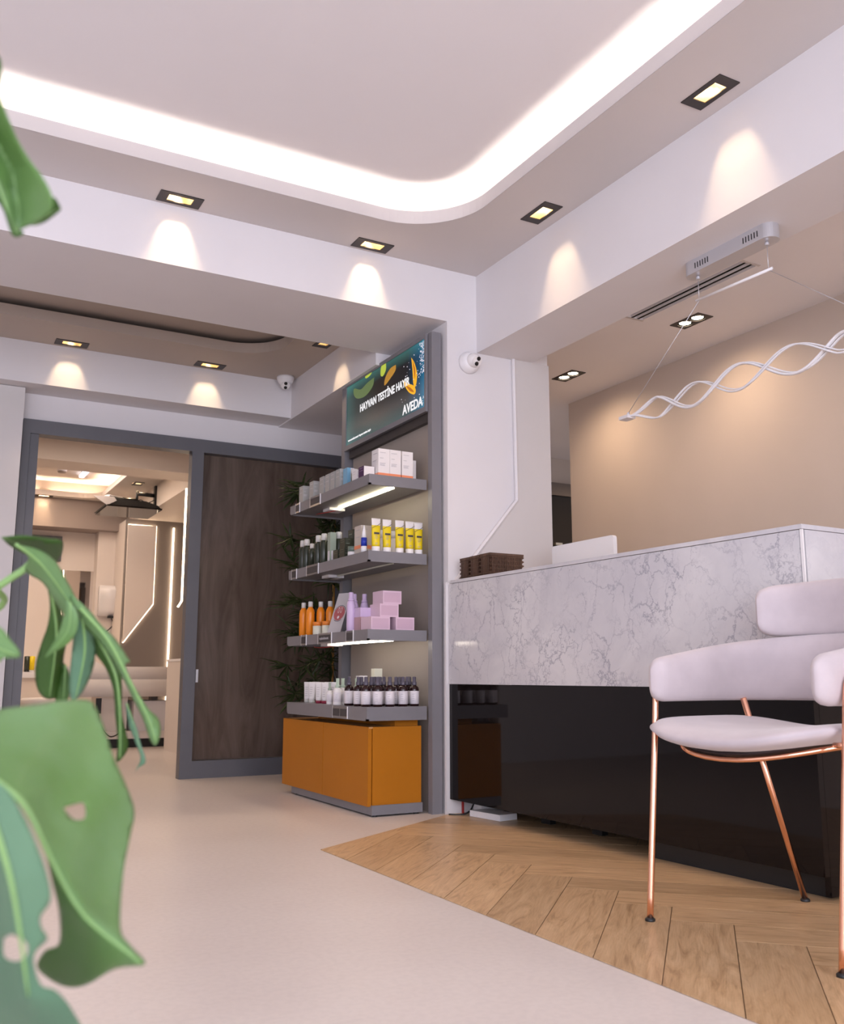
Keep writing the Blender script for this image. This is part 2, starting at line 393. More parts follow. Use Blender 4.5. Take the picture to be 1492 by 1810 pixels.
# beams
b = BM(); box(b, -3.5, 2.263, 3.86, 4.45, ZL, 2.9); struct(obj('trim_1', b, M['wall']))
b = BM(); box(b, 2.435, 2.765, -2.4, 3.86, ZR, 2.9); struct(obj('trim_2', b, M['wall']))
b = BM(); box(b, -3.5, 2.16, 5.723, DW, 2.293, 2.9); struct(obj('trim_3', b, M['wall']))
b = BM(); box(b, 2.16, 2.95, 4.45, DW, 2.285, 2.9); struct(obj('trim_4', b, M['wall']))

def soffit(name, x0, x1, y0, y1, z, th, lip, hole, m, lamps):
    o = obj(name, bx(x0, x1, y0, y1, z, z+th), m)
    cs = []
    hb = BM(); prism(hb, rrect(*hole), z-0.1, z+0.3); cs.append(obj('c', hb, m))
    for (lx, ly, sx, sy) in lamps: cs.append(obj('c', bx(lx-sx/2, lx+sx/2, ly-sy/2, ly+sy/2, z-0.05, z+0.1), m))
    cut(o, cs)
    # upstand round the opening
    u = BM(); out = rrect(hole[0]+0.0015, hole[1]-0.0015, hole[2]+0.0015, hole[3]-0.0015, hole[4], hole[5]); hx0, hx1, hy0, hy1, r = hole[:5]
    inn = rrect(hx0-0.012, hx1+0.012, hy0-0.012, hy1+0.012, r+0.012, hole[5])
    n = len(out)
    rings = [[u.verts.new((p[0], p[1], zz)) for p in pl] for pl, zz in ((out, z), (out, z+lip), (inn, z+lip), (inn, z+th))]
    for A, B in zip(rings, rings[1:]):
        for i in range(n): u.faces.new((A[i], A[(i+1) % n], B[(i+1) % n], B[i]))
    l = obj('trim_5' if z == ZS else 'trim_6' if z == Z2 and y1 < 7 else 'trim_7', u, m); struct(l)
    return struct(o)
LA = (0.112, 0.062); LB = (0.062, 0.112)
lampsA = [(0.907, 3.790), (1.817, 3.790), (0.0, 3.790)]
lampsB = [(2.327, 3.146), (2.326, 2.151)]
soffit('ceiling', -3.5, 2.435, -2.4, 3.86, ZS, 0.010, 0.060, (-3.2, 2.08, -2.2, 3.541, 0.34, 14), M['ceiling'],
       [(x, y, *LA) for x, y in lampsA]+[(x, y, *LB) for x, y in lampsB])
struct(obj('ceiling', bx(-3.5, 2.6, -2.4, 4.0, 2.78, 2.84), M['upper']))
# cove LED strip along the opening
def led_ring(name, hole, off, z, wd, m, lab):
    b = BM(); r = hole[4]
    A = rrect(hole[0]-off, hole[1]+off, hole[2]-off, hole[3]+off, r+off, 14)
    B = rrect(hole[0]-off-wd, hole[1]+off+wd, hole[2]-off-wd, hole[3]+off+wd, r+off+wd, 14)
    n = len(A); rr = [[b.verts.new((p[0], p[1], zz)) for p in pl] for pl, zz in ((A, z), (B, z), (B, z+0.004), (A, z+0.004))]
    for i in range(n):
        for q in range(4): b.faces.new((rr[q][i], rr[q][(i+1) % n], rr[(q+1) % 4][(i+1) % n], rr[(q+1) % 4][i]))
    o = obj(name, b, m); return tag(o, lab, 'light strip')
led_ring('led_strip', (-3.2, 2.08, -2.2, 3.541, 0.34), 0.050, ZS+0.0105, 0.022, M['led'], 'long glowing LED strip in the main ceiling cove')

lamps2 = [(0.76, 5.64), (1.584, 5.64)]; lamps2b = [(2.055, 4.907)]
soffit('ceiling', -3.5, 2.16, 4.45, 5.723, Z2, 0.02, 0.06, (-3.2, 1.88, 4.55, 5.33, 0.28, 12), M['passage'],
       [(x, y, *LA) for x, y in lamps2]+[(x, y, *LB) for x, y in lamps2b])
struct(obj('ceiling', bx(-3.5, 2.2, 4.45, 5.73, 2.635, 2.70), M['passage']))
# reception ceiling with lamp openings and vent slots
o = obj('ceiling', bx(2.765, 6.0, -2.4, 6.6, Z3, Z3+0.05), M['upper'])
duo = [(3.603, 3.551), (3.607, 4.628), (3.60, 2.30), (4.95, 5.80)]
cs = [obj('c', bx(x-0.05, x+0.05, y-0.10, y+0.10, Z3-0.02, Z3+0.1), M['ceiling']) for x, y in duo]
for k in range(3): cs.append(obj('c', bx(3.262+k*0.040, 3.286+k*0.040, 2.89, 3.67, Z3-0.02, Z3+0.1), M['ceiling']))
struct(cut(o, cs))
# treatment room ceiling
o_hole = (-2.5, 1.84, 8.5, 10.74, 0.22)
soffit('ceiling', -3.5, 2.2, 6.1, 11.2, Z2, 0.02, 0.055, (*o_hole, 12), M['warm_wall'], [(2.02, 9.649, *LA), (1.273, 10.80, *LA)])
struct(obj('ceiling', bx(-3.5, 2.2, 6.1, 11.2, 2.72, 2.78), M['warm_wall']))
led_ring('led_strip', o_hole, 0.045, Z2+0.021, 0.016, M['led_cove'], 'glowing LED strip in the treatment room ceiling cove')
struct(obj('trim_8', bx(-3.5, 2.2, 7.8, 8.15, 2.30, Z2), M['warm_wall']))
struct(obj('trim_9', bx(2.2, 2.9, 6.1, 10.86, 2.30, 2.9), M['warm_wall']))
struct(obj('trim_10', bx(-3.5, 2.9, 10.86, 11.2, 2.22, 2.9), M['taupe']))  # bulkhead in a darker tone than the wall below
struct(obj('wall_treatment_right', bx(2.8, 2.9, 6.1, 11.2, 0, 2.9), M['warm_wall']))

# ------------------------------------------------------------------ column face: raised panel and groove trim
Y = 3.86
pts = [(2.648, 2.215), (2.654, 1.483), (2.399, 1.183), (2.30, 1.064), (2.87, 1.064), (2.87, 2.215)]
b = BM(); prism(b, pts, Y-0.012, Y, 'y'); wp = obj('wall_panel', b, M['panel_grey']); wp.name = 'trim_11'; struct(wp)
b = BM(); tube(b, [(2.650, Y-0.010, 2.215), (2.656, Y-0.010, 1.483), (2.401, Y-0.010, 1.180), (2.300, Y-0.010, 1.062)], 0.011, 6); struct(obj('trim_12', b, M['wall']))
# pale strip between shelf and desk
struct(obj('trim_13', bx(2.250, 2.263, 3.86, 3.875, 0, 1.055), M['white_metal']))

# ------------------------------------------------------------------ downlights
def make_downlight(along_y=False):
    t = thing('downlight', '', 'downlight')
    hx, hy, ox, oy = (0.0915, 0.0475, 0.052, 0.028)
    b = BM()
    def ring(z0, z1, X, Yy, x_, y_):
        box(b, -X, X, -Yy, -y_, z0, z1); box(b, -X, X, y_, Yy, z0, z1); box(b, -X, -x_, -y_, y_, z0, z1); box(b, x_, X, -y_, y_, z0, z1)
    ring(-0.004, 0.0, hx, hy, ox, oy)
    obj('frame', b, M['dark_metal'], t)
    b = BM()  # reflector: four sloping walls and a top with the lamp
    top = 0.075
    A = [(-ox, -oy, 0), (ox, -oy, 0), (ox, oy, 0), (-ox, oy, 0)]; B = [(-ox+0.006, -oy+0.004, top), (ox-0.006, -oy+0.004, top), (ox-0.006, oy-0.002, top), (-ox+0.006, oy-0.002, top)]
    va = [b.verts.new(p) for p in A]; vb = [b.verts.new(p) for p in B]
    for i in range(4): b.faces.new((va[i], va[(i+1) % 4], vb[(i+1) % 4], vb[i]))
    b.faces.new(vb)
    obj('reflector', b, M['gold'], t)
    b = BM(); lathe(b, [(0, 0.066), (0.021, 0.066), (0.021, 0.073), (0, 0.073)], n=16); obj('bulb', b, M['lamp'], t)
    l = bpy.data.lights.new('spot_beam', 'SPOT'); l.energy = 7.0; l.color = (1.0, 0.72, 0.42); l.spot_size = math.radians(50); l.spot_blend = 0.6; l.shadow_soft_size = 0.008
    s = bpy.data.objects.new('spot_beam', l); C.objects.link(s); s.parent = t; s.location = (0, 0, 0.050); s.rotation_euler = (math.radians(17), 0, 0)
    l = bpy.data.lights.new('spot_spill', 'SPOT'); l.energy = 16; l.color = (1.0, 0.68, 0.40); l.spot_size = math.radians(100); l.spot_blend = 1.0; l.shadow_soft_size = 0.03
    s = bpy.data.objects.new('spot_spill', l); C.objects.link(s); s.parent = t; s.location = (0, -0.01, -0.008); s.rotation_euler = (math.radians(-20), 0, 0)
    return t
dl0 = make_downlight()
used = []
def place_dl(x, y, z, rz, lab, grp, e=None):
    if not used: t = dl0; t.location = (x, y, z); t.rotation_euler = (0, 0, rz); used.append(1)
    else: t = dup(dl0, (x, y, z), rz)
    t['label'] = lab; t['group'] = grp
    if e is not None:
        for c in t.children:
            if c.type == 'LIGHT' and 'beam' in c.name: c.data = c.data.copy(); c.data.energy = e
    return t
G1 = 'recessed downlights round the main ceiling'
place_dl(0.907, 3.790, ZS, 0, 'dark rectangular downlight over the left beam, farther from the corner', G1)
place_dl(1.817, 3.790, ZS, 0, 'dark rectangular downlight over the left beam, nearer the corner', G1)
place_dl(2.327, 3.146, ZS, -PI/2, 'dark rectangular downlight over the right beam, nearer the corner', G1)
place_dl(2.326, 2.151, ZS, -PI/2, 'large dark rectangular downlight over the right beam at top right', G1)
G2 = 'recessed downlights of the passage before the sliding door'
place_dl(0.76, 5.64, Z2, 0, 'dark downlight above the doorway, leftmost of the passage ceiling', G2)
place_dl(1.584, 5.64, Z2, 0, 'dark downlight above the brown sliding door panel', G2)
place_dl(2.055, 4.907, Z2, -PI/2, 'dark downlight beside the dome camera, partly hidden by the beam', G2)
G3 = 'downlights inside the treatment room'
place_dl(2.02, 9.649, Z2, -PI/2, 'small downlight above the folded television in the treatment room', G3, 6)
place_dl(1.273, 10.80, Z2, 0, 'small downlight at the far left of the treatment room ceiling', G3, 6)

# twin round downlights of the reception
def make_duo():
    t = thing('twin_downlight', '', 'downlight')
    b = bx(-0.055, 0.055, -0.105, 0.105, -0.004, 0.0); fr = obj('frame', b, M['dark_metal'], t)
    cs = []
    for s in (-1, 1):
        q = BM(); lathe(q, [(0.040, -0.02), (0.040, 0.02)], 0, s*0.046, 24); cs.append(obj('c', q, M['dark_metal']))
    cut(fr, cs)
    b = BM(); box(b, -0.048, 0.048, -0.098, 0.098, 0.045, 0.05); box(b, -0.048, -0.046, -0.098, 0.098, 0, 0.05); box(b, 0.046, 0.048, -0.098, 0.098, 0, 0.05); box(b, -0.048, 0.048, -0.098, -0.096, 0, 0.05); box(b, -0.048, 0.048, 0.096, 0.098, 0, 0.05)
    obj('housing', b, M['black'], t)
    for s in (-1, 1):
        b = BM(); lathe(b, [(0.030, 0.004), (0.034, 0.010), (0.034, 0.035), (0.0, 0.035)], 0, s*0.046, 24); obj('bulb_rim', b, M['dark_metal'], t)
        b = BM(); lathe(b, [(0.0, 0.0005), (0.031, 0.002), (0.031, 0.0035), (0, 0.0036)], 0, s*0.046, 24); obj('bulb', b, M['lamp'], t)
    l = bpy.data.lights.new('spot_beam', 'SPOT'); l.energy = 19; l.color = (1.0, 0.72, 0.47); l.spot_size = math.radians(150); l.spot_blend = 1.0; l.shadow_soft_size = 0.03
    s = bpy.data.objects.new('spot_beam', l); C.objects.link(s); s.parent = t; s.location = (0, 0, -0.01); s.rotation_euler = (0, math.radians(-10), 0)
    return t
d0 = make_duo()
for i, ((x, y), lab) in enumerate(zip(duo, ('twin round downlight beside the slot vent above the desk', 'twin round downlight farther back, near the white column', 'twin round downlight over the near end of the desk', 'added twin downlight hidden behind the beige wall to warm the corridor'))):
    t = d0 if i == 0 else dup(d0)
    t.location = (x, y, Z3); t['label'] = lab; t['group'] = 'twin downlights of the reception'
    if i == 3:  # unseen lamp added to warm the corridor strip
        for c in t.children:
            if c.type == 'LIGHT': c.data = c.data.copy(); c.data.energy = 70

# slot vent
t = thing('slot_vent', 'three-slot linear air vent in the ceiling above the reception desk', 'vent', (3.314, 3.28, Z3))
obj('duct', bx(-0.07, 0.07, -0.42, 0.42, 0.052, 0.12), M['black'], t)
for k in range(2): obj('slot_bar', bx(-0.027+k*0.040, -0.013+k*0.040, -0.39, 0.39, 0.0, 0.012), M['white'], t)
for q in (-0.405, 0.39): obj('slot_end', bx(-0.064, 0.064, q, q+0.015, -0.002, 0.0), M['ceiling'], t)

# ------------------------------------------------------------------ sliding door frame
t = thing('door_frame', 'grey metal frame around the doorway and the brown sliding panel', 'door frame', (1.6, DW, 0))
def part(name, m, par, *a, **k):
    base = par.location; b = bx(a[0]-base[0], a[1]-base[0], a[2]-base[1], a[3]-base[1], a[4]-base[2], a[5]-base[2])
    return obj(name, b, m, par, **k)
part('head_rail', M['grey_frame'], t, 0.557, 2.649, 5.925, 6.02, 2.045, 2.13)
part('left_post', M['grey_frame'], t, 0.557, 0.600, 5.925, 6.12, 0, 2.045)
part('inner_jamb', M['grey_frame'], t, 0.602, 0.650, 5.940, 6.12, 0, 2.045)
part('middle_post', M['grey_frame'], t, 1.572, 1.648, 5.925, 6.00, 0, 2.045)
part('right_post', M['grey_frame'], t, 2.60, 2.649, 5.925, 6.12, 0, 2.045)
part('bottom_rail', M['grey_frame'], t, 1.648, 2.60, 5.925, 6.12, 0, 0.105)
b = BM(); box(b, 1.652, 2.598, 5.975, 6.01, 0.108, 2.042); dp = obj('door_1', b, M['brown_panel']); struct(dp)
hd = obj('door_handle', bx(1.66, 1.675, 5.955, 5.975, 0.58, 0.66), M['silver'], None); hd.parent = dp
# treatment room side: lintel underside gets the wall paint
# ------------------------------------------------------------------ dark glass door in the corridor
t = thing('glass_door', 'dark glass door with brown frame at the end of the corridor', 'door', (4.9, 6.55, 0))
part('frame', M['taupe_dark'], t, 4.3, 5.5, 6.50, 6.55, 2.16, 2.27)
part('side_post', M['taupe_dark'], t, 4.70, 4.78, 6.50, 6.55, 0, 2.16)
part('glass', M['glass_dark'], t, 4.78, 5.5, 6.52, 6.54, 0, 2.16)
part('handle', M['gold'], t, 4.86, 4.93, 6.47, 6.50, 1.72, 1.74)

# ------------------------------------------------------------------ dome cameras
def turret(name, loc, rotm, label, aim, lo):
    t = thing(name, label, 'security camera', loc, 0, None)
    t.rotation_euler = rotm
    b = BM(); lathe(b, [(0.0, 0), (0.056, 0), (0.056, 0.012), (0.050, 0.030), (0.040, 0.045), (0.0, 0.046)], n=32); obj('base', b, M['white'], t, True)
    b = BM(); lathe(b, [(0.0, -0.036), (0.018, -0.032), (0.031, -0.018), (0.036, 0.0), (0.031, 0.018), (0.018, 0.032), (0, 0.036)], n=28)
    e = obj('eyeball', b, M['white_gloss'], t, True); e.location = (0, 0, 0.048)
    f = Vector(aim).normalized()
    q = f.to_track_quat('Z', 'Y')
    for s in (-1, 1):
        b = BM(); lathe(b, [(0.0, 0.0), (0.0105, 0.0), (0.0105, 0.004), (0.0, 0.005)], n=18)
        o = obj('lens', b, M['lens'], e); o.rotation_mode = 'QUATERNION'
        off = q @ Vector((s*0.0135*lo[0], s*0.0135*lo[1], 0.0325)); o.location = off; o.rotation_quaternion = q
    b = BM(); lathe(b, [(0.0, 0.012), (0.026, 0.012), (0.026, 0.032), (0.0, 0.0325)], n=24); o = obj('face_plate', b, M['white_gloss'], e); o.rotation_mode = 'QUATERNION'; o.rotation_quaternion = q
    return t
# on the column face (its +Z is the wall's outward normal -Y)
turret('dome_camera', (2.385, 3.86, 2.155), (PI/2, 0, 0), 'white dome camera on the column face beside the shelf display', (0.16, -0.36, 0.9), (0.62, 0.78))
turret('dome_camera', (2.085, 5.64, Z2), (PI, 0, 0), 'white dome camera hanging from the passage ceiling corner', (-0.25, 0.85, 0.55), (0.0, 1.0))

# ------------------------------------------------------------------ reception desk
TH = math.atan2(0.049, 1.976); DL = 1.9766
desk = thing('reception_desk', 'long reception desk with white veined marble front over a black gloss base', 'reception desk', (2.263, 3.858, 0), TH)
bb = BM(); box(bb, 0.0, 0.022, -DL+0.012, -0.001, 0.583, 1.046); obj('front_panel', bb, M['marble'], desk, bevel=0.0015)
bb = BM(); box(bb, -0.002, 0.34, -DL, -0.022, 1.048, 1.062); obj('counter_top', bb, M['marble_light'], desk, bevel=0.0015)
bb = BM(); box(bb, 0.0, 0.006, -DL, -DL+0.009, 0.583, 1.047); obj('corner_trim', bb, M['white_gloss'], desk)
bb = BM(); box(bb, 0.012, 0.95, -DL, -DL+0.02, 0.583, 1.046); obj('end_panel', bb, M['marble_light'], desk, bevel=0.001)
bb = BM(); box(bb, 0.34, 0.95, -DL, -DL+0.03, 1.048, 1.062); obj('end_top', bb, M['marble_light'], desk)
bb = BM(); box(bb, 0.003, 0.025, -DL+0.004, -0.001, 0.068, 0.582); obj('base_panel', bb, M['black_gloss'], desk)
bb = BM(); box(bb, 0.026, 0.93, -DL+0.004, -DL+0.024, 0.012, 0.582); obj('base_end_panel', bb, M['black_gloss'], desk)
bb = BM(); box(bb, 0.022, 0.80, -DL+0.03, -0.03, 0.70, 0.74); obj('work_top', bb, M['white'], desk)
bb = BM(); box(bb, 0.30, 0.32, -DL+0.05, -0.08, 0.0, 0.70); obj('inner_panel', bb, M['black'], desk)
bb = BM(); box(bb, 0.055, 0.07, -DL+0.03, -1.25, 0.0, 0.12); obj('plinth', bb, M['black'], desk)
for yy in (-0.45, -0.78, -1.12):
    bb = BM(); box(bb, 0.20, 0.23, yy-0.03, yy+0.03, 0.0, 0.582); obj('foot', bb, M['black'], desk)
# router and cable under the desk
t = thing('router', 'white router box lying under the far end of the desk', 'router', (2.37, 3.66, 0), 0.15)
bb = BM(); box(bb, -0.05, 0.05, -0.10, 0.10, 0.004, 0.030); obj('case', bb, M['white'], t, bevel=0.004)
bb = BM(); box(bb, -0.045, 0.045, -0.09, 0.09, 0.0, 0.004); obj('base', bb, M['black'], t)
t = thing('power_adapter', 'white power box behind the router under the desk', 'power adapter', (2.46, 3.80, 0), 0.1)
bb = BM(); box(bb, -0.09, 0.09, -0.03, 0.03, 0.012, 0.055); obj('case', bb, M['white'], t, bevel=0.004)
bb = BM(); box(bb, -0.08, 0.08, -0.025, 0.025, 0.0, 0.012); obj('base', bb, M['black'], t)
bb = BM(); tube(bb, spline([(2.243, 3.83, 0.006), (2.29, 3.80, 0.005), (2.33, 3.79, 0.02), (2.36, 3.80, 0.06), (2.38, 3.84, 0.09)]), 0.004, 8)
tag(obj('power_cable', bb, M['black'], None, True), 'black power cable on the floor by the column foot', 'cable')
bb = BM(); box(bb, 2.327, 2.333, 3.845, 3.857, 0.0, 0.06); tag(obj('cable_tag', bb, M['red_wire']), 'small red cable tag under the desk end', 'cable tag')

# carved boxes on the counter
def make_carved():
    t = thing('carved_box', '', 'carved box')
    b = BM()
    n = 22
    prof = []
    for k in range(n+1):
        z = 0.006+0.083*k/n; s = 0.0042*math.sin(k/n*PI*2*4.5)
        prof.append((z, s))
    rings = []
    for z, s in prof:
        x, y = 0.088+s, 0.040+s
        rings.append([b.verts.new((sx*x, sy*y, z)) for sx, sy in ((-1, -1), (1, -1), (1, 1), (-1, 1))])
    for A, B in zip(rings, rings[1:]):
        for i in range(4): b.faces.new((A[i], A[(i+1) % 4], B[(i+1) % 4], B[i]))
    b.faces.new(rings[0]); b.faces.new(rings[-1])
    obj('body', b, M['carved'], t)
    b = BM(); box(b, -0.091, 0.091, -0.0425, 0.0425, 0.0, 0.006); obj('base_rim', b, M['carved'], t)
    b = BM(); box(b, -0.091, 0.091, -0.0425, 0.0425, 0.089, 0.100); obj('lid', b, M['carved'], t, bevel=0.003)
    b = BM()
    for i in range(9): box(b, -0.093, -0.0895, -0.034+i*0.0075, -0.030+i*0.0075, 0.014, 0.082)
    for i in range(20): box(b, -0.080+i*0.0082, -0.0755+i*0.0082, -0.0445, -0.041, 0.014, 0.082)
    obj('carving', b, M['carved'], t)
    return t
cb = make_carved()
for i, (y, lab) in enumerate(((3.570, 'dark carved wooden box on the counter, nearest and fully visible'), (3.664, 'dark carved wooden box on the counter, middle of three'), (3.758, 'dark carved wooden box on the counter, against the column'))):
    t = cb if i == 0 else dup(cb)
    t.location = (2.375+0.004*i, y, 1.062); t['label'] = lab; t['group'] = 'carved wooden boxes on the counter'

# monitor behind the counter
t = thing('monitor', 'white back of a computer monitor standing behind the marble counter', 'monitor', (2.70, 3.405, 0.74))
b = BM(); prism(b, rrect(-0.222, 0.222, 0.15, 0.486, 0.014), 0.0, 0.020, 'x'); obj('shell', b, M['white'], t, bevel=0.003)
obj('screen', bx(0.020, 0.022, -0.21, 0.21, 0.17, 0.475), M['black'], t)
obj('stand', bx(0.024, 0.034, -0.03, 0.03, 0.01, 0.30), M['silver'], t); obj('foot', bx(-0.04, 0.10, -0.10, 0.10, 0.0, 0.010), M['silver'], t)

# ------------------------------------------------------------------ pendant lamp
PX = 2.63
t = thing('pendant_lamp', 'white twisted wave pendant lamp hanging over the reception desk', 'pendant lamp', (PX, 2.376, ZR))
def loc(x, y, z): return (x-PX, y-2.376, z-ZR)
b = BM(); prism(b, rrect(-0.037, 0.037, -0.215, 0.215, 0.035), -0.055, 0.0); can = obj('ceiling_driver_box', b, M['silver'], t, bevel=0.002)
b = BM()
for c in (-0.13, 0.11):
    for k in range(6): box(b, -0.0382, -0.0365, c+k*0.013-0.032, c+k*0.013-0.0285, -0.040, -0.018)
g = obj('vent_slot', b, M['black'], can)
for yy in (2.545, 2.207):
    b = BM(); lathe(b, [(0.0, 0), (0.008, 0), (0.008, 0.01), (0.003, 0.014), (0.0, 0.014)], n=14); o = obj('cable_gland', b, M['silver'], t); o.location = loc(PX, yy, ZR-0.069)
b = BM(); tube(b, [loc(PX, 2.19, 2.053), loc(PX, 2.56, 2.063)], 0.0055, 10); obj('spreader_bar', b, M['white'], t, True)
for p, q, n_ in (((2.545, ZR-0.07), (2.545, 2.063), 'cord'), ((2.207, ZR-0.07), (2.207, 2.054), 'cord'), ((2.545, 2.06), (2.985, 1.705), 'cord'), ((2.207, 2.053), (1.770, 1.705), 'cord')):
    b = BM(); tube(b, [loc(PX, *p), loc(PX, *q)], 0.0013, 6); obj(n_, b, M['silver'], t, True)
for yy in (2.985, 1.77):
    b = bx(-0.022, 0.022, -0.028, 0.028, -0.007, 0.007); o = obj('end_block', b, M['white_metal'], t, bevel=0.002); o.location = loc(PX, yy, 1.694)
    b = BM(); lathe(b, [(0, 0), (0.006, 0), (0.006, 0.014), (0, 0.016)], n=12); o = obj('clamp', b, M['silver'], t); o.location = loc(PX, yy-(0.008 if yy > 2 else -0.008), 1.701)
def wave(ph, amp, xo, wd, y0=2.97, y1=1.79, Wl=0.478):
    pts = []
    for k in range(121):
        s = k/120; y = y0+(y1-y0)*s
        e = min(1, s*7, (1-s)*7)
        th = 2*PI*(y0-y)/Wl+ph
        pts.append(loc(PX+xo*e*math.cos(th*0.5), y, 1.696+amp*e*math.sin(th)))
    b = BM(); tube(b, pts, wd, 8, flat_=(1.0, 0.55)); return b
for ph, amp, xo, wd in ((-0.10, 0.050, 0.010, 0.0095), (PI-0.05, 0.048, -0.012, 0.0070), (-0.34, 0.047, 0.016, 0.0060), (PI-0.30, 0.044, -0.016, 0.0050)):
    obj('wave_tube', wave(ph, amp, xo, wd), M['white'], t, True)

# ------------------------------------------------------------------ chair
chair = thing('armchair', 'blush velvet armchair with rose gold tube legs beside the reception desk', 'chair', (1.765, 1.697, 0), math.atan2(0.063, 0.998))
# chair frame: local x = towards the back, local y = its left seen from the front (-v)
def sweep_band(path, nrm, th, zlo, zhi, nstation, endr=0.05, name='c', p=2.6, lean=0.0):
    b = BM(); rings = []; n = 24; m = len(path)
    cum = [0]
    for i in range(1, m): cum.append(cum[-1]+(path[i]-path[i-1]).length)
    Ltot = cum[-1]
    for i in range(m):
        s = cum[i]; e = min(s, Ltot-s)
        f = 1.0 if e >= endr else math.sqrt(max(0.0, 1-(1-e/endr)**2))
        f = max(f, 0.02)
        lo, hi = zlo(s/Ltot), zhi(s/Ltot); zc, hh = (lo+hi)/2, (hi-lo)/2
        hh = hh*(0.50+0.50*f) if f < 1 else hh
        t2 = th/2*max(f, 0.06)
        ring = []
        for k in range(n):
            a = 2*PI*k/n; ca, sa = math.cos(a), math.sin(a)
            u = math.copysign(abs(ca)**(2/p), ca)*t2; v = math.copysign(abs(sa)**(2/p), sa)*hh
            q = path[i]+nrm[i]*(u+lean*(v))
            ring.append(b.verts.new((q.x, q.y, zc+v)))
        rings.append(ring)
    for A, B in zip(rings, rings[1:]):
        for k in range(n): b.faces.new((A[k], A[(k+1) % n], B[(k+1) % n], B[k]))
    b.faces.new(rings[0]); b.faces.new(rings[-1])
    return b
def upath(u0, ua, ub, vw, n=64, pw=2.3):
    P = []
    straight = 14
    for k in range(straight): P.append(Vector((u0+(ua-u0)*k/straight, vw, 0)))
    for k in range(n+1):
        a = PI/2-PI*k/n; ca, sa = math.cos(a), math.sin(a)
        P.append(Vector((ua+(ub-ua)*abs(ca)**(2/pw), vw*math.copysign(abs(sa)**(2/pw), sa), 0)))
    for k in range(straight-1, -1, -1): P.append(Vector((u0+(ua-u0)*k/straight, -vw, 0)))
    # resample evenly
    out = [P[0]]; step = 0.012; acc = 0
    for a, c in zip(P, P[1:]):
        d = (c-a).length
        while acc+d >= step and d > 1e-9:
            f = (step-acc)/d; a = a+(c-a)*f; out.append(a.copy()); d = (c-a).length; acc = 0
        acc += d
    out.append(P[-1])
    nr = []
    for i in range(len(out)):
        tt = (out[min(i+1, len(out)-1)]-out[max(i-1, 0)]).normalized(); nr.append(Vector((-tt.y, tt.x, 0)))
    return out, nr
P, Nn = upath(0.010, 0.22, 0.490, 0.246)
arm = sweep_band(P, Nn, 0.056, lambda s: 0.553, lambda s: 0.665+0.070*math.sin(PI*s)**1.1, 0, endr=0.045)
obj('arm_and_lower_back', arm, M['velvet'], chair, True)
P, Nn = upath(0.395, 0.41, 0.505, 0.198, pw=2.2)
pad = sweep_band(P, Nn, 0.055, lambda s: 0.730, lambda s: 0.872+0.014*math.sin(PI*s), 0, endr=0.075, p=3.0)
obj('backrest_pad', pad, M['velvet'], chair, True)
# seat: rounded square, dished across
def seat_mesh(zoff, th, uc=0.205, hu=0.262, hv=0.262, pw=3.4, rim=0.7, dome=0.012):
    b = BM(); nr, na = 14, 56
    def pt(rr, a, top):
        ca, sa = math.cos(a), math.sin(a)
        x = uc-hu*math.copysign(abs(ca)**(2/pw), ca)*rr; y = hv*math.copysign(abs(sa)**(2/pw), sa)*rr
        if ca > 0: x -= 0.025*rr*(1-(y/hv)**2)
        z = zoff+0.042*(y/hv)**2 + (dome*(1-rr**2) if top > 0 else 0)
        e = th/2*math.sqrt(max(0, 1-rr**6)); return (x, y, z+top*e)
    for top in (1, -1):
        c = b.verts.new(pt(0, 0, top)); prev = None
        for i in range(1, nr+1):
            rr = (i/nr)**0.7
            ring = [b.verts.new(pt(rr, 2*PI*k/na, top)) for k in range(na)]
            for k in range(na):
                if prev is None: b.faces.new((c, ring[k], ring[(k+1) % na]))
                else: b.faces.new((prev[k], ring[k], ring[(k+1) % na], prev[(k+1) % na]))
            prev = ring
    bmesh.ops.remove_doubles(b, verts=b.verts, dist=1e-5)
    return b
obj('seat', seat_mesh(0.462, 0.044, uc=0.212, hu=0.272, hv=0.270, pw=3.8), M['velvet'], chair, True)
obj('seat_base', seat_mesh(0.438, 0.022, hu=0.225, hv=0.225, uc=0.225, dome=0), M['under'], chair, True)
b = BM()
ringp = []
for k in range(48):
    a = 2*PI*k/48; ca, sa = math.cos(a), math.sin(a)
    x = 0.235-0.235*math.copysign(abs(ca)**0.8, ca); y = 0.245*math.copysign(abs(sa)**0.8, sa)
    ringp.append((x-(0.02*(1-(y/0.245)**2) if ca > 0 else 0), y, 0.425+0.042*(y/0.245)**2))
tube(b, ringp, 0.0065, 10, closed=True); obj('seat_ring', b, M['rose'], chair, True)
for sgn in (1, -1):
    b = BM(); f = [(0.0, sgn*0.272, 0.008), (0.052, sgn*0.281, 0.45), (0.066, sgn*0.284, 0.575), (0.078, sgn*0.285, 0.612), (0.11, sgn*0.285, 0.632), (0.16, sgn*0.285, 0.640), (0.24, sgn*0.283, 0.645), (0.33, sgn*0.268, 0.640)]
    tube(b, spline(f, 6), 0.0085, 12); obj('leg', b, M['rose'], chair, True)
    b = BM(); tube(b, [(0.522, sgn*0.195, 0.008), (0.335, sgn*0.215, 0.56)], 0.0085, 12); obj('leg', b, M['rose'], chair, True)
    b = BM(); tube(b, [(0.052, sgn*0.279, 0.470), (0.07, sgn*0.243, 0.468)], 0.006, 8); obj('bracket', b, M['rose'], chair, True)
    for p_ in ((0.0, sgn*0.272), (0.522, sgn*0.195)):
        b = BM(); lathe(b, [(0, 0), (0.013, 0), (0.013, 0.008), (0.009, 0.012), (0, 0.012)], *p_, n=16); obj('foot_cap', b, M['black'], chair, True)
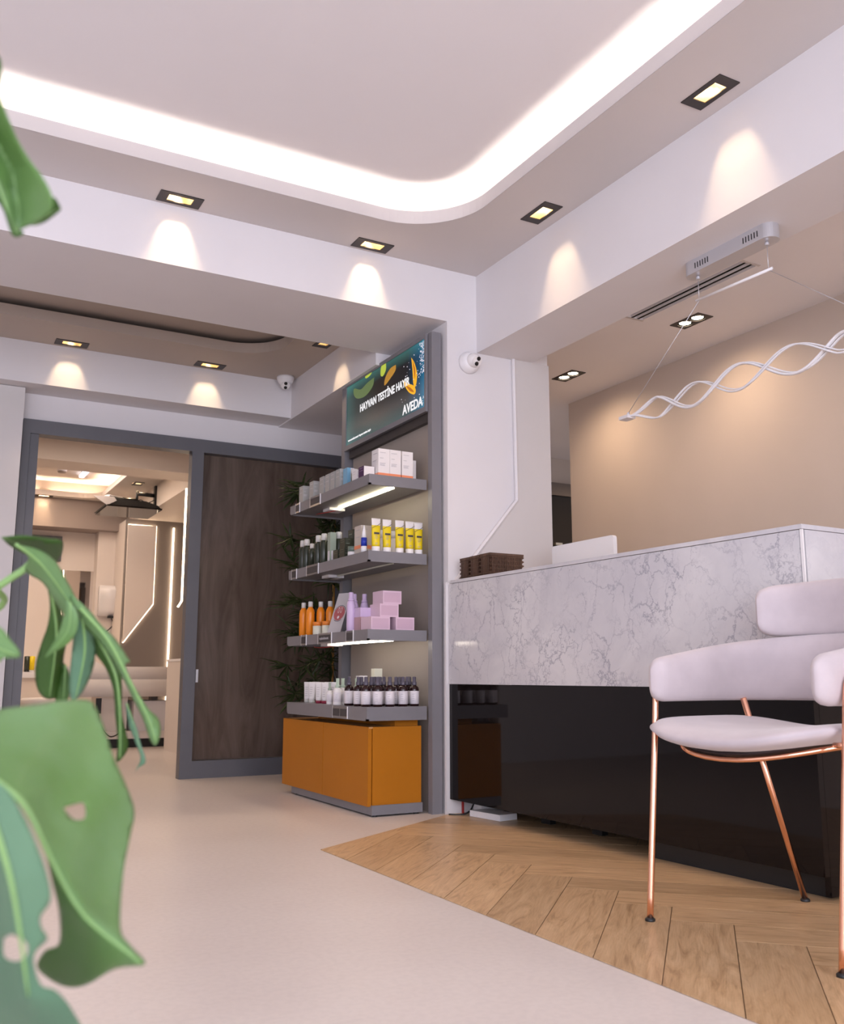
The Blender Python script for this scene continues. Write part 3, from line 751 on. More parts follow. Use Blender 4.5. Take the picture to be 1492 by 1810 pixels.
# ------------------------------------------------------------------ shelf unit
SX0, SX1, SY0, SY1 = 1.878, 2.178, 3.93, 4.91
unit = thing('display_shelf', 'grey product display shelf with ochre base cabinet standing against the column', 'display shelf', (2.05, 4.42, 0))
def sp(name, m, *a, parent=None, bevel=0.0):
    q = parent
    b = bx(a[0]-2.05, a[1]-2.05, a[2]-4.42, a[3]-4.42, a[4], a[5]); o = obj(name, b, m, unit if q is None else q, bevel=bevel); return o
sp('near_post', M['grey_shelf'], 2.196, 2.248, 3.895, 3.934, 0, 2.300, bevel=0.002)
sp('far_post', M['grey_shelf'], 2.186, 2.246, 4.906, 4.95, 0, 2.292, bevel=0.002)
sp('back_panel', M['back'], 2.225, 2.240, 3.965, 4.87, 0.0, 2.27)
sp('gap_shade_bar', M['dark_metal'], 2.200, 2.225, 3.934, 4.87, 1.850, 1.897)  # dark bar drawn in for the shaded gap below the sign
TOPS = (0.481, 0.830, 1.192, 1.554); THK = (0.061, 0.050, 0.051, 0.050)
boards = []
for zt, tk in zip(TOPS, THK):
    b = BM()
    y1 = 4.95 if zt > 0.5 else 4.93
    box(b, SX0-2.05, 2.186-2.05, SY0-4.42, y1-4.42, zt-tk+0.008, zt)
    # hollow underside rim
    box(b, SX0-2.05, SX0-2.05+0.012, SY0-4.42, y1-4.42, zt-tk, zt-tk+0.008); box(b, SX0-2.05, 2.186-2.05, SY0-4.42, SY0-4.42+0.012, zt-tk, zt-tk+0.008)
    box(b, SX0-2.05, 2.186-2.05, y1-4.42-0.012, y1-4.42, zt-tk, zt-tk+0.008)
    boards.append(obj('shelf_board', b, M['grey_shelf'], unit))
# light strips under the boards
for i, (m, n) in enumerate(((None, 0), (M['led_shelf_b'], 1), (M['led_off'], 2), (M['led_shelf'], 3))):
    if m is None: continue
    z = TOPS[i]-THK[i]
    b = bx(2.024-2.05, 2.031-2.05, 3.97-4.42, 4.62-4.42, z-0.001, z+0.006); s = obj('light_strip', b, m, unit)
    b = bx(1.98-2.05, 2.07-2.05, 4.63-4.42, 4.72-4.42, z-0.006, z+0.008); obj('strip_connector', b, M['white'], unit)
    b = BM(); base = Vector((0, 0, 0))
    tube(b, spline([(2.03-2.05, 4.63-4.42, z-0.004), (1.99-2.05, 4.68-4.42, z-0.012), (1.97-2.05, 4.76-4.42, z-0.010), (1.99-2.05, 4.84-4.42, z-0.001)]), 0.0022, 6); obj('wire', b, M['red_wire'] if n != 2 else M['black'], unit, True)
# base cabinet
sp('cabinet_top', M['ochre_edge'], 1.903, 2.17, 3.957, 5.035, 0.385, 0.392)
sp('cabinet_body', M['ochre'], 1.918, 2.17, 3.970, 5.03, 0.050, 0.385)
sp('cabinet_door', M['ochre'], 1.900, 1.918, 3.960, 4.475, 0.045, 0.392, bevel=0.001)
sp('cabinet_door', M['ochre'], 1.900, 1.918, 4.479, 5.035, 0.045, 0.392, bevel=0.001)
sp('cabinet_side', M['ochre'], 1.921, 2.17, 3.955, 3.969, 0.045, 0.392, bevel=0.001)
sp('plinth', M['grey_shelf'], 1.915, 2.172, 3.945, 4.93, 0.008, 0.050)
sp('spacer', M['ochre'], 2.05, 2.17, 3.99, 4.9, 0.392, 0.42)
for p_ in ((1.94, 3.97), (1.94, 4.90), (2.15, 4.90), (2.15, 3.97)):
    b = BM(); lathe(b, [(0, 0), (0.012, 0), (0.012, 0.01), (0, 0.01)], p_[0]-2.05, p_[1]-4.42, 12); obj('foot', b, M['black'], unit)

# ---- backlit sign on top
sign = thing('lightbox_sign', 'backlit advertising sign on top of the display shelf with yellow petals', 'sign', (2.13, 4.415, 1.90))
def sgp(name, m, x0, x1, y0, y1, z0, z1, par=None): return obj(name, bx(x0-2.13, x1-2.13, y0-4.415, y1-4.415, z0-1.90, z1-1.90), m, par or sign)
sgp('housing', M['grey_shelf'], 2.193, 2.232, 3.935, 4.90, 1.898, 2.290)
sgp('top_rail', M['grey_shelf'], 2.181, 2.193, 3.93, 4.905, 2.276, 2.296); sgp('bottom_rail', M['grey_shelf'], 2.181, 2.193, 3.93, 4.905, 1.898, 1.925)
sgp('side_rail', M['grey_shelf'], 2.181, 2.193, 3.93, 3.946, 1.925, 2.276); sgp('side_rail', M['grey_shelf'], 2.181, 2.193, 4.885, 4.905, 1.925, 2.276)
def sign_mat():
    m = mat('lightbox_print_and_haze', (0.01, 0.01, 0.01), 0.22, spec=0.2); bs = m.node_tree.nodes['Principled BSDF']
    tc = N(m, 'ShaderNodeTexCoord'); sep = N(m, 'ShaderNodeSeparateXYZ'); L(m, tc.outputs['Object'], sep.inputs[0])
    y = N(m, 'ShaderNodeMapRange'); y.inputs[1].default_value = 0.47; y.inputs[2].default_value = -0.47; L(m, sep.outputs[1], y.inputs[0])
    z = N(m, 'ShaderNodeMapRange'); z.inputs[1].default_value = 0.025; z.inputs[2].default_value = 0.376; L(m, sep.outputs[2], z.inputs[0])
    c1 = ramp(m, y.outputs[0], [(0.0, (0.035, 0.085, 0.08)), (0.14, (0.022, 0.032, 0.030)), (0.45, (0.016, 0.012, 0.011)), (0.80, (0.012, 0.012, 0.015)), (0.93, (0.004, 0.05, 0.11)), (1.0, (0.01, 0.15, 0.27))])
    c2 = ramp(m, z.outputs[0], [(0.0, (0.035, 0.07, 0.07)), (0.25, (0.05, 0.045, 0.042)), (0.5, (0.0, 0.0, 0.0)), (0.8, (0.0, 0.0, 0.0)), (1.0, (0.02, 0.10, 0.09))])  # lower stops paint a hazy reflection into the sign's glow
    ad = N(m, 'ShaderNodeMixRGB', blend_type='ADD'); ad.inputs[0].default_value = 1; L(m, c1, ad.inputs[1]); L(m, c2, ad.inputs[2])
    L(m, ad.outputs[0], bs.inputs['Emission Color']); bs.inputs['Emission Strength'].default_value = 1.0
    return m
scr = sgp('screen', sign_mat(), 2.187, 2.194, 3.946, 4.885, 1.925, 2.276)
def em(name, col, s=1.0): return mat(name, (0.02, 0.02, 0.02), 0.4, emit=col, es=s)
TW = em('sign_white', (0.85, 0.83, 0.85), 1.0); PY = em('petal_yellow', (0.85, 0.42, 0.01)); PO = em('petal_orange', (0.42, 0.20, 0.02)); PG = em('petal_green', (0.42, 0.50, 0.05)); PD = em('petal_dark_green', (0.10, 0.15, 0.05)); PK = em('petal_shade', (0.45, 0.12, 0.0)); SPK = em('sparkle', (0.75, 0.70, 0.80), 1.0)
XF = 2.1866-2.13
def sg(px, py): # a point of the sign's face
    q = at(px, py, x=2.1866); return (q.y-4.415, q.z-1.90)
def petal(pts, m, lift=0.0):
    b = BM(); P2 = spline([(*sg(*p), 0) for p in pts+[pts[0]]], 6)[:-1]
    prism(b, [(p.x, p.y) for p in P2], XF-0.0008-lift, XF-0.0002-lift, 'x'); return obj('petal', b, m, scr)
Z = lambda a, b_: (590+a/7.105, 580+b_/7.105)
petal([Z(975, 370), Z(1015, 440), Z(1045, 560), Z(1040, 680), Z(1018, 745), Z(1000, 690), Z(990, 520)], PY)
petal([Z(990, 400), Z(1025, 520), Z(1020, 640), Z(1010, 560)], PK, 0.0004)
petal([Z(862, 650), Z(920, 690), Z(1000, 720), Z(1030, 780), Z(1010, 832), Z(950, 810), Z(900, 740)], PY)
petal([Z(905, 720), Z(960, 745), Z(1010, 800), Z(960, 790)], PK, 0.0004)
petal([Z(780, 460), Z(775, 530), Z(720, 620), Z(640, 720), Z(650, 620), Z(710, 510)], PO)
petal([Z(655, 425), Z(655, 520), Z(620, 600), Z(590, 590), Z(600, 480)], PG)
petal([Z(488, 530), Z(460, 590), Z(405, 632), Z(398, 590), Z(430, 550)], PG)
petal([Z(508, 620), Z(490, 730), Z(400, 850), Z(300, 885), Z(255, 840), Z(258, 760), Z(340, 770), Z(420, 690)], PD)
b = BM(); rs = random.Random(5)
for k in range(190):
    u = rs.random(); yy = -0.468+abs(rs.gauss(0, 0.028)) if k < 165 else rs.uniform(-0.46, -0.2)
    zz = 0.20+0.17*rs.random()**0.8 if k < 165 else rs.uniform(0.05, 0.33)
    if yy > 0.45 or zz > 0.372: continue
    s = rs.uniform(0.0016, 0.0042)
    lathe_r = [(XF-0.001, yy+s*math.cos(2*PI*i/6), zz+s*math.sin(2*PI*i/6)) for i in range(6)]
    b.faces.new([b.verts.new(p) for p in lathe_r])
obj('sparkles', b, SPK, scr)
RX = (PI/2, 0, -PI/2)
def stext(name, s, p0, p1, h, m, bold):
    a, c = sg(*p0), sg(*p1)
    o = text(name, s, h, m, scr, (XF-0.001, a[0], a[1]), RX, bold=bold)
    wdt = max(v.co.x for v in o.data.vertices)-min(v.co.x for v in o.data.vertices)
    o.scale = (abs(a[0]-c[0])/wdt, 1, 1); return o
stext('headline', 'HAYVAN TESTİNE HAYIR', Z(330, 1055), Z(950, 725), 0.060, TW, 0.0014)
stext('brand_lettering', 'AVEDA', Z(868, 1092), Z(1122, 970), 0.068, TW, 0.0016)
stext('small_print', 'www.aveda.com.tr hayvan testine hayir', Z(182, 1430), Z(468, 1292), 0.017, TW, 0.0004)
b = BM()
for px, py in ((1122, 880), (1140, 884), (1118, 912), (1130, 868), (1150, 872), (1122, 940)):
    a = sg(*Z(px, py)); b.faces.new([b.verts.new((XF-0.001, a[0]+0.0028*math.cos(2*PI*i/8), a[1]+0.0028*math.sin(2*PI*i/8))) for i in range(8)])
obj('brand_dots', b, TW, scr)

# ---- price holders on the shelf edges
def holder(wd, words, lab, y, zt, tk, cards=1):
    t = thing('price_holder', lab, 'price holder', (SX0, y, zt-tk/2), 0, 'clear price holders on the shelf edges')
    obj('sleeve', bx(-0.0045, -0.0005, -wd/2, wd/2, -0.027, 0.027), M['acrylic'], t)
    obj('edge', (lambda b: (box(b, -0.0050, -0.0005, -wd/2-0.0005, -wd/2+0.0005, -0.028, 0.028), box(b, -0.0050, -0.0005, wd/2-0.0005, wd/2+0.0005, -0.028, 0.028), b)[-1])(BM()), M['white'], t)
    for k in range(cards):
        c = (k-(cards-1)/2)*wd/cards
        obj('price_card', bx(-0.0055, -0.0046, c-wd/cards*0.42, c+wd/cards*0.42, -0.018, 0.016), M['card_dark'], t)
    return t
for (y, wd, i, cds, lab) in ((4.83, 0.06, 3, 1, 'small clear price holder at the far end of the top board'), (4.58, 0.14, 3, 1, 'wide clear price holder on the top board edge'),
                        (4.86, 0.07, 2, 1, 'small clear price holder at the far end of the second board from the top'), (4.60, 0.16, 2, 1, 'wide clear price holder on the second board from the top'),
                        (4.70, 0.07, 1, 1, 'small dark price holder below the orange bottles'), (4.42, 0.17, 1, 1, 'wide lettered price holder below the leaning card'), (4.12, 0.08, 1, 1, 'small dark price holder below the lilac bottle'),
                        (4.22, 0.17, 0, 2, 'double price holder on the lowest board above the cabinet')):
    holder(wd, '', lab, y, TOPS[i], THK[i], cds)
ph = [o for o in bpy.data.objects if o.get('label') == 'wide lettered price holder below the leaning card'][0]
text('lettering', 'replenishment', 0.02, M['text_grey'], ph, (-0.0062, 0.062, -0.006), RX)

# ---- products
def base_y(px, y, zt): return at(px, 1000, y=y).x
def put(t, px, y, zt, lab, grp=None, x=None, rz=0):
    if x is None: x = base_y(px, y, zt)
    if x < 1.910:                                     # keep the footprint on the board
        x = 1.910; y = at(px, 1000, x=x).y
    t.location = (x, y, zt); t.rotation_euler = (0, 0, rz); t['label'] = lab
    if grp: t['group'] = grp
    return t
def bottle(name, cat, body, bm_, cap, cm, label=None, lm=None, n=20, extra=None):
    t = thing(name, '', cat)
    b = BM(); lathe(b, body, n=n); obj('body', b, bm_, t, True)
    b = BM(); lathe(b, cap, n=n); obj('cap', b, cm, t, True)
    if label:
        r, z0, z1 = label; b = BM(); lathe(b, [(r-0.001, z0), (r, z0+0.0005), (r, z1-0.0005), (r-0.001, z1)], n=n); lb = obj('label', b, lm, t, True)
        b = BM()
        for k in range(4): # printed lines, wrapped on the front
            zz = z0+(z1-z0)*(0.25+0.16*k)
            for j in range(5):
                a = PI*1.27+j*0.11-0.22; a2 = a+0.09
                r2 = r+0.0004
                b.faces.new([b.verts.new((r2*math.cos(q), r2*math.sin(q), h)) for q, h in ((a, zz), (a2, zz), (a2, zz+0.0018), (a, zz+0.0018))])
        obj('print', b, M['text_grey'], lb)
    return t
def carton(name, sx, sy, h, m, cat='box', stripe=None, pm=None, panel=None):
    t = thing(name, '', cat)
    b = BM(); box(b, -sx/2, sx/2, -sy/2, sy/2, 0, h); body = obj('carton', b, m, t, bevel=0.0008)
    if stripe:
        hs, sm = stripe; b = BM(); box(b, -sx/2-0.0005, sx/2+0.0005, -sy/2-0.0005, sy/2+0.0005, 0.001, hs); obj('stripe', b, sm, t)
    if panel:
        b = BM(); box(b, -sx/2+0.006, sx/2-0.006, -sy/2-0.0006, -sy/2, 0.008, h-0.008); obj('panel', b, panel, t)
    if pm:
        b = BM()
        for k, (f, ww) in enumerate(((0.86, 0.5), (0.66, 0.3), (0.48, 0.5), (0.44, 0.42), (0.40, 0.46))):
            box(b, -sx*0.36, -sx*0.36+sx*ww, -sy/2-0.0008, -sy/2, h*f, h*f+h*0.012)
        for k, f in enumerate((0.84, 0.60)): box(b, -sx/2-0.0008, -sx/2, -sy*0.3, sy*0.3, h*f, h*f+h*0.014)
        obj('print', b, pm, t)
    return t
protos = {}
def clone(key, maker):
    if key not in protos: protos[key] = maker(); return protos[key]
    return dup(protos[key])
ORD = ['first', 'second', 'third', 'fourth', 'fifth', 'sixth', 'seventh', 'eighth', 'ninth', 'tenth', 'eleventh', 'twelfth']
# bottom board: black spray bottles with white labels
Z0 = TOPS[0]
def spray():
    t = bottle('spray_bottle', 'bottle', [(0, 0), (0.0205, 0), (0.0225, 0.003), (0.0225, 0.075), (0.021, 0.084), (0.0155, 0.091), (0.010, 0.094), (0.010, 0.098), (0, 0.098)], M['amber'],
               [(0, 0.0965), (0.011, 0.0965), (0.0115, 0.098), (0.0115, 0.110), (0.0085, 0.113), (0.0085, 0.132), (0.006, 0.135), (0, 0.135)], M['nozzle'], (0.0230, 0.010, 0.070), M['label_white'])
    return t
G = 'dark spray bottles with white labels on the lowest board'
front = [(620, 4.05), (649, 3.975), (669.5, 3.97), (690.5, 3.97), (713, 3.975), (732.5, 3.985)]
for i, (px, y) in enumerate(front): put(clone('spray', spray), px, y, Z0, 'dark spray bottle in the front row, %s from the left' % ORD[i], G)
back = [(636, 4.06), (641.5, 4.16), (658.5, 4.045), (673.5, 4.05), (680, 4.13), (701, 4.04), (707, 4.13), (720, 4.05), (724, 4.14), (664, 4.14), (690, 4.22)]
blab = ['between the first and second front bottles', 'set well back behind the second front bottle', 'between the second and third front bottles', 'just right of the third front bottle', 'deep behind the gap of the third and fourth front bottles', 'between the fourth and fifth front bottles', 'deep behind the left shoulder of the fifth front bottle', 'just right of the fifth front bottle', 'deep behind the gap of the fifth and sixth front bottles', 'deep behind the third front bottle', 'farthest back, behind the fourth front bottle']
for i, (px, y) in enumerate(back): put(clone('spray', spray), px, y, Z0, 'dark spray bottle '+blab[i], G)
def wtube(capm):
    t = thing('cream_tube', '', 'tube')
    def f():
        b = BM(); rings = []; n = 16
        for s in range(9):
            k = s/8; z = 0.014+0.093*k; rx = 0.017*(1-k)+0.0215*k; ry = 0.016*(1-k)+0.0012*k
            rings.append([b.verts.new((ry*math.cos(2*PI*i/n), rx*math.sin(2*PI*i/n), z)) for i in range(n)])
        for A, B in zip(rings, rings[1:]):
            for i in range(n): b.faces.new((A[i], A[(i+1) % n], B[(i+1) % n], B[i]))
        b.faces.new(rings[0]); b.faces.new(rings[-1]); return b
    obj('body', f(), M['paper'], t, True); b = BM(); lathe(b, [(0, 0), (0.0165, 0), (0.0165, 0.0135), (0, 0.0135)], n=18); obj('cap', b, capm, t, True)
    b = BM()
    for k in range(5): box(b, -0.0165+0.0012*k, -0.0150+0.0012*k, -0.008, 0.006, 0.035+k*0.011, 0.0368+k*0.011)
    obj('print', b, M['text_grey'], t)
    return t
for i, (px, y, capk, rz) in enumerate(((548, 4.82, 'frost', 0.7), (556, 4.74, 'frost', 0.7), (562, 4.885, 'crimson', 0.7), (568, 4.62, 'crimson', 0.7), (578.5, 4.55, 'crimson', 0.7), (584, 4.72, 'frost', 0.8), (592, 4.66, 'frost', 0.8))):
    labs = ['grey-capped white tube at the far left of the lowest board', 'white tube with pale cap, second from the left on the lowest board', 'white tube half hidden behind the first red-capped tube', 'red-capped white tube, left one of the front pair', 'red-capped white tube, right one of the front pair', 'white tube behind the small frosted bottle', 'white tube behind the pump bottles on the lowest board']
    t = clone('wt'+capk, lambda: wtube(M[capk])); put(t, px, y, Z0, labs[i], 'white cream tubes on the lowest board', rz=rz)
def pump(h=0.12, name='pump_bottle', capm='mint', r=0.022):
    return bottle(name, 'bottle', [(0, 0), (r-0.001, 0), (r, 0.003), (r, h*0.60), (r*0.6, h*0.68), (0, h*0.68)], M['paper'], [(0, h*0.67), (r*0.55, h*0.67), (r*0.55, h*0.78), (r*0.36, h*0.80), (r*0.40, h*1.06), (0, h*1.06)], M[capm], (r+0.0003, h*0.12, h*0.5), M['label_white'])
put(clone('small', lambda: pump(0.10, 'toner_bottle', 'sage', 0.016)), 586.5, 4.40, Z0, 'small white bottle with grey cap beside the red-capped tubes', 'white bottles on the lowest board')
put(clone('pump', pump), 600, 4.22, Z0, 'white bottle with green spray cap in front of its twin', 'white bottles on the lowest board')
put(clone('pump', pump), 609, 4.36, Z0, 'white bottle with green spray cap behind its twin', 'white bottles on the lowest board')
put(clone('pump', pump), 633, 4.22, Z0, 'white bottle with green cap behind the dark spray bottles', 'white bottles on the lowest board')
put(carton('cream_box', 0.042, 0.04, 0.175, M['cream']), 667.5, 4.33, Z0, 'tall cream box rising behind the dark spray bottles')
put(carton('cream_box', 0.045, 0.04, 0.140, M['paper']), 641.5, 4.42, Z0, 'shorter white box behind the dark spray bottles')

# second board from the bottom: orange and lilac hair products
Z1 = TOPS[1]
def orange():
    return bottle('shampoo_bottle', 'bottle', [(0, 0), (0.020, 0), (0.022, 0.003), (0.0225, 0.118), (0.020, 0.133), (0.013, 0.146), (0.0115, 0.150), (0, 0.150)], M['orange_bottle'],
                  [(0, 0.149), (0.0122, 0.149), (0.0122, 0.176), (0.0105, 0.178), (0, 0.178)], M['cap_clear'])
for i, (px, y) in enumerate(((538.5, 4.73), (550.5, 4.55), (568.5, 4.68), (585, 4.62))):
    put(clone('or', orange), px, y, Z1, 'tall orange bottle with clear cap, %s from the left' % ORD[i], 'orange bottles')
def jar():
    return bottle('cream_jar', 'jar', [(0, 0), (0.0235, 0), (0.0245, 0.003), (0.0245, 0.046), (0, 0.046)], M['cream'], [(0, 0.0455), (0.0248, 0.0455), (0.0248, 0.064), (0.023, 0.066), (0, 0.066)], M['orange_cap'])
put(clone('jar', jar), 563.5, 4.53, Z1, 'cream jar with orange lid, left of the pair by the leaning card', 'cream jars with orange lids')
put(clone('jar', jar), 579.5, 4.525, Z1, 'cream jar with orange lid, partly behind the leaning card', 'cream jars with orange lids')
# leaning card with round emblem
t = thing('leaning_card', 'pale grey card with pink rabbit emblem leaning on the shelf', 'card', (1.890, 4.425, Z1), 0)
b = BM()
lean = 0.30
pw, ph_ = 0.092, 0.215
def cp(u, v, o=0.0): return Vector((0.34*u+0.94*(v*0.36-o), -0.94*u+0.34*(v*0.36-o), v*0.95))
va = [b.verts.new(cp(u, v)) for u, v in ((0, 0), (pw, 0), (pw, ph_), (0, ph_))]; vb = [b.verts.new(cp(u, v, -0.0015)) for u, v in ((0, 0), (pw, 0), (pw, ph_), (0, ph_))]
b.faces.new(va); b.faces.new(vb)
for i in range(4): b.faces.new((va[i], va[(i+1) % 4], vb[(i+1) % 4], vb[i]))
cardo = obj('card', b, M['silver_box'], t); cardo.data.materials[0] = mat('pale_grey_card', (0.50, 0.47, 0.49), 0.5)
def disc(name, cu, cv, ru, rv, m, off, par, seg=28, a0=0, a1=2*PI, rin=None):
    b = BM()
    if rin is None: b.faces.new([b.verts.new(cp(cu+ru*math.cos(a0+(a1-a0)*i/seg), cv+rv*math.sin(a0+(a1-a0)*i/seg), off)) for i in range(seg)])
    else:
        for i in range(seg):
            q = [a0+(a1-a0)*i/seg, a0+(a1-a0)*(i+1)/seg]
            b.faces.new([b.verts.new(cp(cu+r_*ru*math.cos(a), cv+r_*rv*math.sin(a), off)) for r_, a in ((1, q[0]), (1, q[1]), (rin, q[1]), (rin, q[0]))])
    return obj(name, b, m, par)
em_ = disc('emblem', 0.047, 0.105, 0.038, 0.038, M['logo_pink'], 0.0006, t)
disc('emblem_ring', 0.047, 0.105, 0.0435, 0.0435, M['text_dark'], 0.0006, t, 40, 0.35, PI-0.35, 0.93)
disc('emblem_ring', 0.047, 0.105, 0.0435, 0.0435, M['text_dark'], 0.0006, t, 24, PI+0.9, 2*PI-0.9, 0.93)
disc('rabbit_ear', 0.038, 0.122, 0.006, 0.015, M['paper'], 0.0010, em_, 24, 0, 2*PI, 0.75); disc('rabbit_ear', 0.056, 0.122, 0.006, 0.015, M['paper'], 0.0010, em_, 24, 0, 2*PI, 0.75)
disc('rabbit_nose', 0.047, 0.084, 0.007, 0.008, M['paper'], 0.0010, em_, 14)
def lil(): return bottle('hair_spray_bottle', 'bottle', [(0, 0), (0.019, 0), (0.021, 0.003), (0.021, 0.125), (0.018, 0.140), (0.0135, 0.148), (0, 0.150)], M['lilac'], [(0, 0.148), (0.0155, 0.148), (0.0155, 0.154), (0.0115, 0.158), (0.0115, 0.185), (0.010, 0.188), (0, 0.188)], M['lilac'])
put(clone('lil', lil), 621.5, 4.06, Z1, 'lilac spray bottle right beside the leaning card', 'lilac bottles')
put(clone('lil', lil), 627, 4.26, Z1, 'lilac bottle tucked behind the front lilac one', 'lilac bottles')
put(clone('lil', lil), 645, 4.24, Z1, 'lilac spray bottle standing behind the white and pink box', 'lilac bottles')
t = carton('gift_box', 0.062, 0.07, 0.110, M['pink_lower']); put(t, 643, 4.13, Z1, 'white and rose box in front of the lilac bottle')
b = BM(); box(b, -0.0316, 0.0316, -0.0356, 0.0356, 0.066, 0.1102); obj('upper_band', b, M['lilac'], t)
def pinkbox(): return carton('pink_box', 0.098, 0.11, 0.062, M['pink_box_edge'], panel=M['pink_box'])
for px, y, dz, lab in ((664.5, 4.03, 0, 'pink box at the bottom left of the pink stack'), (707, 4.03, 0, 'pink box on the shelf at the right of the stack'), (679.5, 4.05, 0.0625, 'pink box in the middle of the stack'), (684.5, 4.06, 0.125, 'pink box on top of the pink stack')):
    put(clone('pb', pinkbox), px, y, Z1+dz, lab, 'stacked pink boxes')
# third board: yellow tubes and olive bottles
Z2_ = TOPS[2]
def ytube():
    t = thing('yellow_tube', '', 'tube')
    b = BM(); rings = []; n = 20
    for s in range(13):
        k = s/12; z = 0.026+0.134*k; rx = 0.0195*(1-k)+0.0235*k; ry = 0.018*(1-k**1.5)+0.0012
        rings.append([b.verts.new((rx*math.cos(2*PI*i/n), ry*math.sin(2*PI*i/n), z+(0.012*(math.cos(2*PI*i/n)) if 8 == s else 0))) for i in range(n)])
    for si, (A, B) in enumerate(zip(rings, rings[1:])):
        for i in range(n):
            f = b.faces.new((A[i], A[(i+1) % n], B[(i+1) % n], B[i])); f.material_index = 1 if si >= 9 else 0
    b.faces.new(rings[0]); b.faces.new(rings[-1])
    obj('body', b, [M['yellow_tube'], M['paper']], t, True)
    b = BM(); lathe(b, [(0, 0), (0.019, 0), (0.0198, 0.002), (0.0198, 0.0255), (0, 0.0255)], n=22); obj('cap', b, M['white'], t, True)
    b = BM(); tube(b, [(-0.022, -0.0085, 0.113), (-0.010, -0.0125, 0.121), (0.004, -0.012, 0.126), (0.0225, -0.006, 0.138)], 0.0011, 6); obj('wavy_line', b, M['text_dark'], t)
    b = BM(); box(b, -0.017, 0.010, -0.0165, -0.0155, 0.083, 0.092); obj('name_plate', b, M['text_dark'], t)
    b = BM()
    for zz, w_ in ((0.076, 0.012), (0.068, 0.016), (0.061, 0.010), (0.040, 0.014), (0.034, 0.010)): box(b, -0.012, -0.012+w_, -0.0192, -0.0182, zz, zz+0.0018)
    obj('print', b, M['text_grey'], t)
    return t
for i, (px, y) in enumerate(((664, 3.975), (683.5, 3.98), (706, 3.975), (724, 3.98), (739.5, 3.985))):
    put(clone('yt', ytube), px, y, Z2_, 'yellow tube with white cap, %s from the left' % ORD[i], 'yellow tubes on the shelf')
def wjar(): return bottle('white_jar', 'jar', [(0, 0), (0.021, 0), (0.022, 0.003), (0.022, 0.09), (0, 0.09)], M['paper'], [(0, 0.0895), (0.023, 0.0895), (0.023, 0.125), (0, 0.125)], M['white'])
for px, lab in ((676, 'white bottle between the first two yellow tubes'), (696, 'white bottle between the second and third yellow tubes')): put(clone('wj', wjar), px, 4.10, Z2_, lab, 'white bottles behind the yellow tubes')
t = thing('glue_tube', 'white pointed tube with blue band standing beside the yellow tubes', 'tube', (0, 0, 0))
b = BM(); lathe(b, [(0, 0), (0.0145, 0), (0.0145, 0.035), (0, 0.035)], n=18); obj('body', b, M['white'], t, True)
b = BM(); lathe(b, [(0.0, 0.0345), (0.0148, 0.0345), (0.0145, 0.075), (0, 0.075)], n=18); obj('band', b, M['blue_band'], t, True)
b = BM(); lathe(b, [(0, 0.0745), (0.0125, 0.0745), (0.010, 0.10), (0.003, 0.135), (0, 0.136)], n=18); obj('tip', b, M['white'], t, True)
put(t, 643, 4.0, Z2_, t['label'])
t = carton('beige_box', 0.055, 0.075, 0.140, M['beige_box'], pm=M['text_grey'], stripe=None); put(t, 641, 4.11, Z2_, 'beige box with orange blotch behind the blue-banded tube')
b = BM(); box(b, -0.0282, 0.0282, -0.038, 0.038, 0.028, 0.045); obj('blotch', b, M['orange_stripe'], t)
t = carton('beige_box', 0.05, 0.06, 0.138, M['beige_box']); put(t, 655, 4.20, Z2_, 'beige box behind the first yellow tube')
def olive():
    return bottle('olive_bottle', 'bottle', [(0, 0), (0.0205, 0), (0.022, 0.003), (0.022, 0.110), (0.017, 0.122), (0, 0.122)], M['olive_bottle'], [(0, 0.1215), (0.0165, 0.1215), (0.0155, 0.155), (0.013, 0.158), (0, 0.158)], M['cap_clear'], n=22)
for i, (px, y, lab) in enumerate(((535, 4.78, 'dark olive bottle at the far left, behind its neighbour'), (542, 4.68, 'dark olive bottle in front at the far left'), (562.5, 4.60, 'dark olive bottle in the middle behind a slim box'), (572.5, 4.45, 'tallest-looking dark olive bottle left of the sage tube'), (598.5, 4.44, 'dark olive bottle right of the sage tube'))):
    put(clone('ol', olive), px, y, Z2_, lab, 'olive bottles with clear caps')
put(bottle('serum_bottle', 'bottle', [(0, 0), (0.017, 0), (0.017, 0.09), (0.010, 0.10), (0, 0.10)], M['olive_bottle'], [(0, 0.099), (0.012, 0.099), (0.012, 0.125), (0, 0.125)], M['cap_clear']), 551, 4.64, Z2_, 'short dark bottle between the olive bottles')
t = thing('sage_tube', 'sage green standing tube with white label strip', 'tube'); b = BM(); box(b, -0.016, 0.016, -0.018, 0.018, 0, 0.15); obj('carton', b, M['sage'], t, bevel=0.002)
b = BM(); box(b, -0.017, -0.0161, -0.010, 0.010, 0.004, 0.055); box(b, -0.010, 0.010, -0.019, -0.0181, 0.004, 0.055); obj('label', b, M['label_white'], t); put(t, 586, 4.34, Z2_, t['label'])
def obx(): return carton('olive_box', 0.045, 0.058, 0.048, M['olive_box'], pm=M['sage'])
for px, y, dz, lab in ((600, 4.22, 0, 'small dark olive box, left one of the lower pair'), (611.5, 4.13, 0, 'small dark olive box, right one of the lower pair'), (609, 4.375, 0, 'small dark olive box hidden behind the lower pair'), (612, 4.252, 0.0485, 'small dark olive box stacked on another')):
    put(clone('ob', obx), px, y, Z2_+dz, lab, 'small olive boxes')
put(carton('olive_box', 0.05, 0.06, 0.15, M['olive_box'], pm=M['sage']), 627, 4.30, Z2_, 'tall dark olive box behind the green and white jar')
